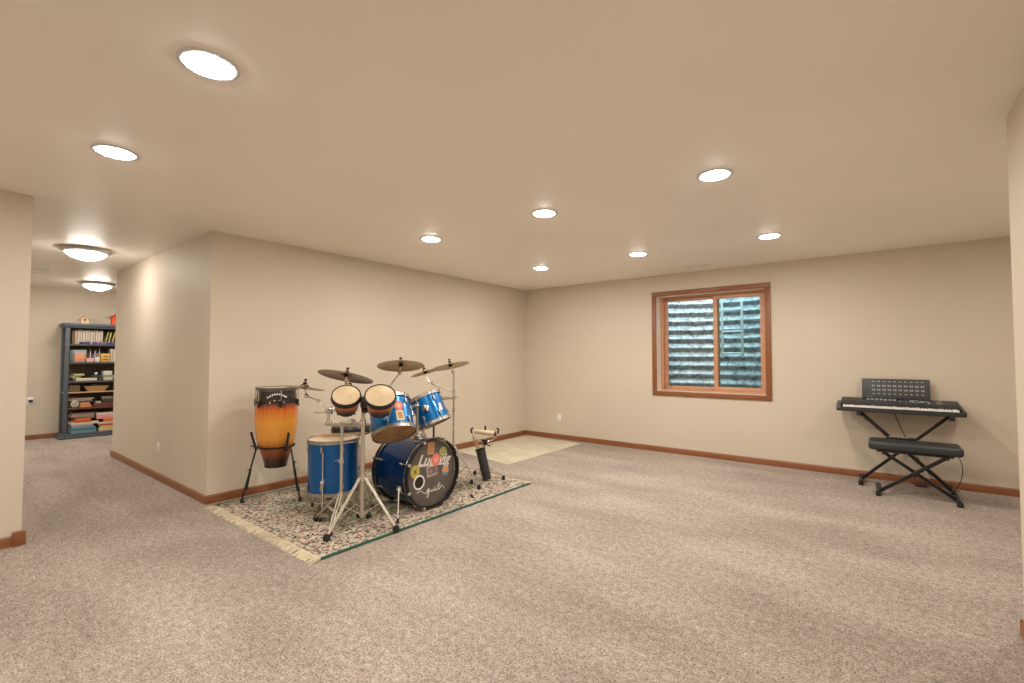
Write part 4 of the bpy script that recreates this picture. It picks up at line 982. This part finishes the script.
stack([('game_box', 1.94, 2.06, .045, (.58, .52, .42), 'grey cream game box at the right bottom of the third shelf', 'game box', 'boxes on the third shelf'), ('game_box', 1.93, 2.10, .035, (.30, .34, .18), 'green box under the white carton on the third shelf', 'game box', 'boxes on the third shelf'), ('carton', 1.94, 2.05, .075, (.60, .62, .56), 'white carton with grey print, right on the third shelf', 'box', 'boxes on the third shelf')], z)
stack([('game_box', 2.075, 2.20, .045, (.60, .30, .20), 'orange box at the right end of the third shelf', 'game box', 'boxes on the third shelf')], z)
b = NB(); ball(b, (0, 0, .02), .02, n=14); tag(obj('white_ball', b, M_white, None, (-10.30-.03, 1.845, z+.0955), world=False), 'small white ball on the black box in the middle of the third shelf', 'ball')
# fourth shelf: tapered basket
z = SHZ[3]
bk = thing('wooden_tray', 'tan wooden tray with sloping sides on the fourth bookcase shelf', 'tray', (-10.42, 1.86, z))
b = NB()
lo = [(-.07, -.10), (.07, -.10), (.07, .10), (-.07, .10)]; hi = [(-.10, -.155), (.10, -.155), (.10, .155), (-.10, .155)]
for rows in ((lo, hi, 0, .09),):
    A = [b.verts.new((x, y, 0)) for x, y in lo]; C = [b.verts.new((x, y, .09)) for x, y in hi]; D_ = [b.verts.new((x*.93, y*.95, .09)) for x, y in hi]; E_ = [b.verts.new((x*.9, y*.94, .008)) for x, y in lo]
    b.faces.new(A[::-1]); b.faces.new(E_)
    for P_, Q_ in ((A, C), (C, D_), (D_, E_)):
        for k in range(4): b.faces.new((P_[k], P_[(k+1) % 4], Q_[(k+1) % 4], Q_[k]))
obj('tray_body', b, flat((.46, .28, .13)), bk, world=False)
b = NB(); box(b, (-.005, 0, .10), (.12, .14, .045), .01); obj('dark_contents', b, flat((.03, .04, .05)), bk, world=False)
cbox('storage_box', 1.56, 1.665, z, .11, (.33, .25, .19), 'brown grey box at the left of the fourth shelf', 'box', x1=-10.40, dpt=.18)
# fifth shelf
z = SHZ[4]
g5 = 'flat items on the fifth shelf'
stack([('book', 1.66, 1.80, .04, (.70, .26, .10), 'orange book lying on the brown fifth shelf, the lower one', 'book', g5), ('book', 1.66, 1.78, .04, (.72, .33, .14), 'orange book on the fifth shelf, the upper one beside the clock', 'book', g5), ('book', 1.60, 1.82, .025, (.20, .15, .20), 'dark lilac magazine lying over the orange books', 'magazine', g5), ('book', 1.55, 1.80, .025, (.42, .34, .38), 'pale lilac magazine near the top of the fifth shelf stack', 'magazine', g5), ('book', 1.56, 1.83, .022, (.50, .38, .28), 'tan magazine topmost on the fifth shelf stack', 'magazine', g5)], z)
ck = thing('round_clock', 'small round cream alarm clock at the left of the fifth shelf', 'clock', (-10.31, 1.595, z))
b = NB(); lathe(b, [(0, 0), (0, .044), (.012, .050), (.03, .050), (.034, .044), (.034, 0)], (-10.335, 1.595, z+.060), (1, 0, 0), 28); obj('clock_case', b, flat((.58, .54, .38)), ck)
b = NB(); lathe(b, [(.0345, .040), (.036, .040), (.036, 0)], (-10.335, 1.595, z+.060), (1, 0, 0), 28); obj('clock_face', b, flat((.36, .38, .26)), ck)
b = NB(); box(b, (-10.32, 1.575, z+.009), (.012, .008, .018)); box(b, (-10.32, 1.615, z+.009), (.012, .008, .018)); ball(b, (-10.32, 1.595, z+.114), .008); obj('clock_feet', b, flat((.58, .54, .38)), ck)
stack([('game_box', 1.825, 2.16, .055, (.16, .045, .03), 'long red brown box on the right of the fifth shelf', 'game box', g5), ('small_box', 1.85, 1.92, .03, (.40, .42, .30), 'small grey green box on the red brown box', 'box', g5)], z)
stack([('basket', 1.935, 2.12, .06, (.06, .035, .025), 'dark brown woven basket on the right of the fifth shelf', 'basket', g5), ('game_box', 1.93, 2.07, .045, (.20, .17, .15), 'grey brown box on the dark basket', 'game box', g5)], z+.055)
# bottom shelf stacks
z = SHZ[5]; gb = 'games stacked on the bottom shelf'
stack([('game_box', 1.565, 1.87, .055, (.18, .34, .46), 'pale blue game box, lowest of the left stack on the bottom shelf', 'game box', gb), ('game_box', 1.56, 1.86, .040, (.09, .24, .32), 'teal game box, second from the bottom of the left stack', 'game box', gb), ('game_box', 1.57, 1.83, .040, (.38, .30, .34), 'mauve game box under the white one in the left stack', 'game box', gb),
       ('game_box', 1.56, 1.90, .040, (.68, .62, .46), 'white game box across the middle of the left stack', 'game box', gb), ('game_box', 1.60, 1.80, .055, (.62, .11, .03), 'red orange game box in the left stack', 'game box', gb), ('game_box', 1.62, 1.84, .020, (.50, .34, .12), 'thin mustard game box in the left stack', 'game box', gb), ('game_box', 1.56, 1.84, .055, (.30, .22, .18), 'brown grey game box with pink dot, topmost of the left stack', 'game box', gb), ('book', 1.58, 1.88, .025, (.16, .11, .10), 'thin dark book lying above the brown grey game box', 'book', gb)], z)
stack([('game_box', 1.90, 2.20, .050, (.62, .52, .28), 'cream yellow game box, lowest of the right stack', 'game box', gb), ('game_box', 1.91, 2.20, .035, (.66, .42, .14), 'yellow orange game box, second of the right stack', 'game box', gb), ('game_box', 1.90, 2.21, .030, (.62, .15, .07), 'dark orange game box in the right stack', 'game box', gb),
       ('game_box', 1.885, 2.18, .030, (.60, .54, .48), 'grey white thin game box in the right stack', 'game box', gb), ('game_box', 1.96, 2.20, .055, (.72, .16, .08), 'bright red game box in the right stack', 'game box', gb), ('game_box', 1.87, 2.20, .050, (.74, .30, .26), 'salmon pink game box in the right stack', 'game box', gb), ('game_box', 1.865, 2.21, .055, (.70, .50, .46), 'pale pink game box, topmost of the right stack', 'game box', gb)], z)

# birdhouses on top
def birdhouse(loc, w, h, cb, cr, label, lean=False):
    t = thing('birdhouse', label, 'birdhouse', loc, 'birdhouses on the bookcase'); d = w*.8; hw = w/2
    b = NB()
    pts = [(-hw, 0), (hw, 0), (hw, h*.62), (0, h*.95), (-hw, h*.62)]
    prism(b, pts, -d/2, d/2, axis=0); obj('house_body', b, flat(cb), t, world=False)
    b = NB()
    for s in (-1, 1):
        p = [(0, h*.95), (s*hw*1.45, h*.95-hw*1.45*(h*.33/hw)), (s*hw*1.45, h*1.0-hw*1.45*(h*.33/hw)+h*.03), (0, h*1.05)]
        prism(b, p, -d*.65, d*.65, axis=0)
    obj('roof', b, flat(cr), t, world=False)
    b = NB(); lathe(b, [(d/2, w*.17), (d/2+.002, w*.16), (d/2+.002, 0)], (0, 0, h*.52), (1, 0, 0), 20); obj('entrance_hole', b, flat((.02, .012, .01)), t, world=False)
    b = NB(); tube(b, [(d/2-.004, 0, h*.30), (d/2+.03, 0, h*.30)], .004, 8); obj('perch', b, flat((.25, .14, .06)), t, world=False)
    return t
birdhouse((-10.42, 1.695, 1.851), .10, .125, (.70, .52, .28), (.50, .33, .16), 'small cream birdhouse on top of the bookcase at left')
rb = birdhouse((-10.40, 2.095, 1.851), .12, .20, (.80, .09, .035), (.62, .07, .03), 'red birdhouse on top of the bookcase beside the hall wall')
b = NB(); box(b, (.05, -.095, .135), (.06, .10, .010), .002, rot=Matrix.Rotation(.25, 3, 'X')); obj('side_awning', b, flat((.10, .12, .09)), rb, world=False)

# the bookcase group stands a little proud of the far wall
for o in list(COL.objects):
    if o.parent is None and o.location.x < -10.2 and o.get('label') and o.get('category') and o.name.split('.')[0] not in ('wall_outlet',):
        o.location.x += .15; o.location.y -= .030
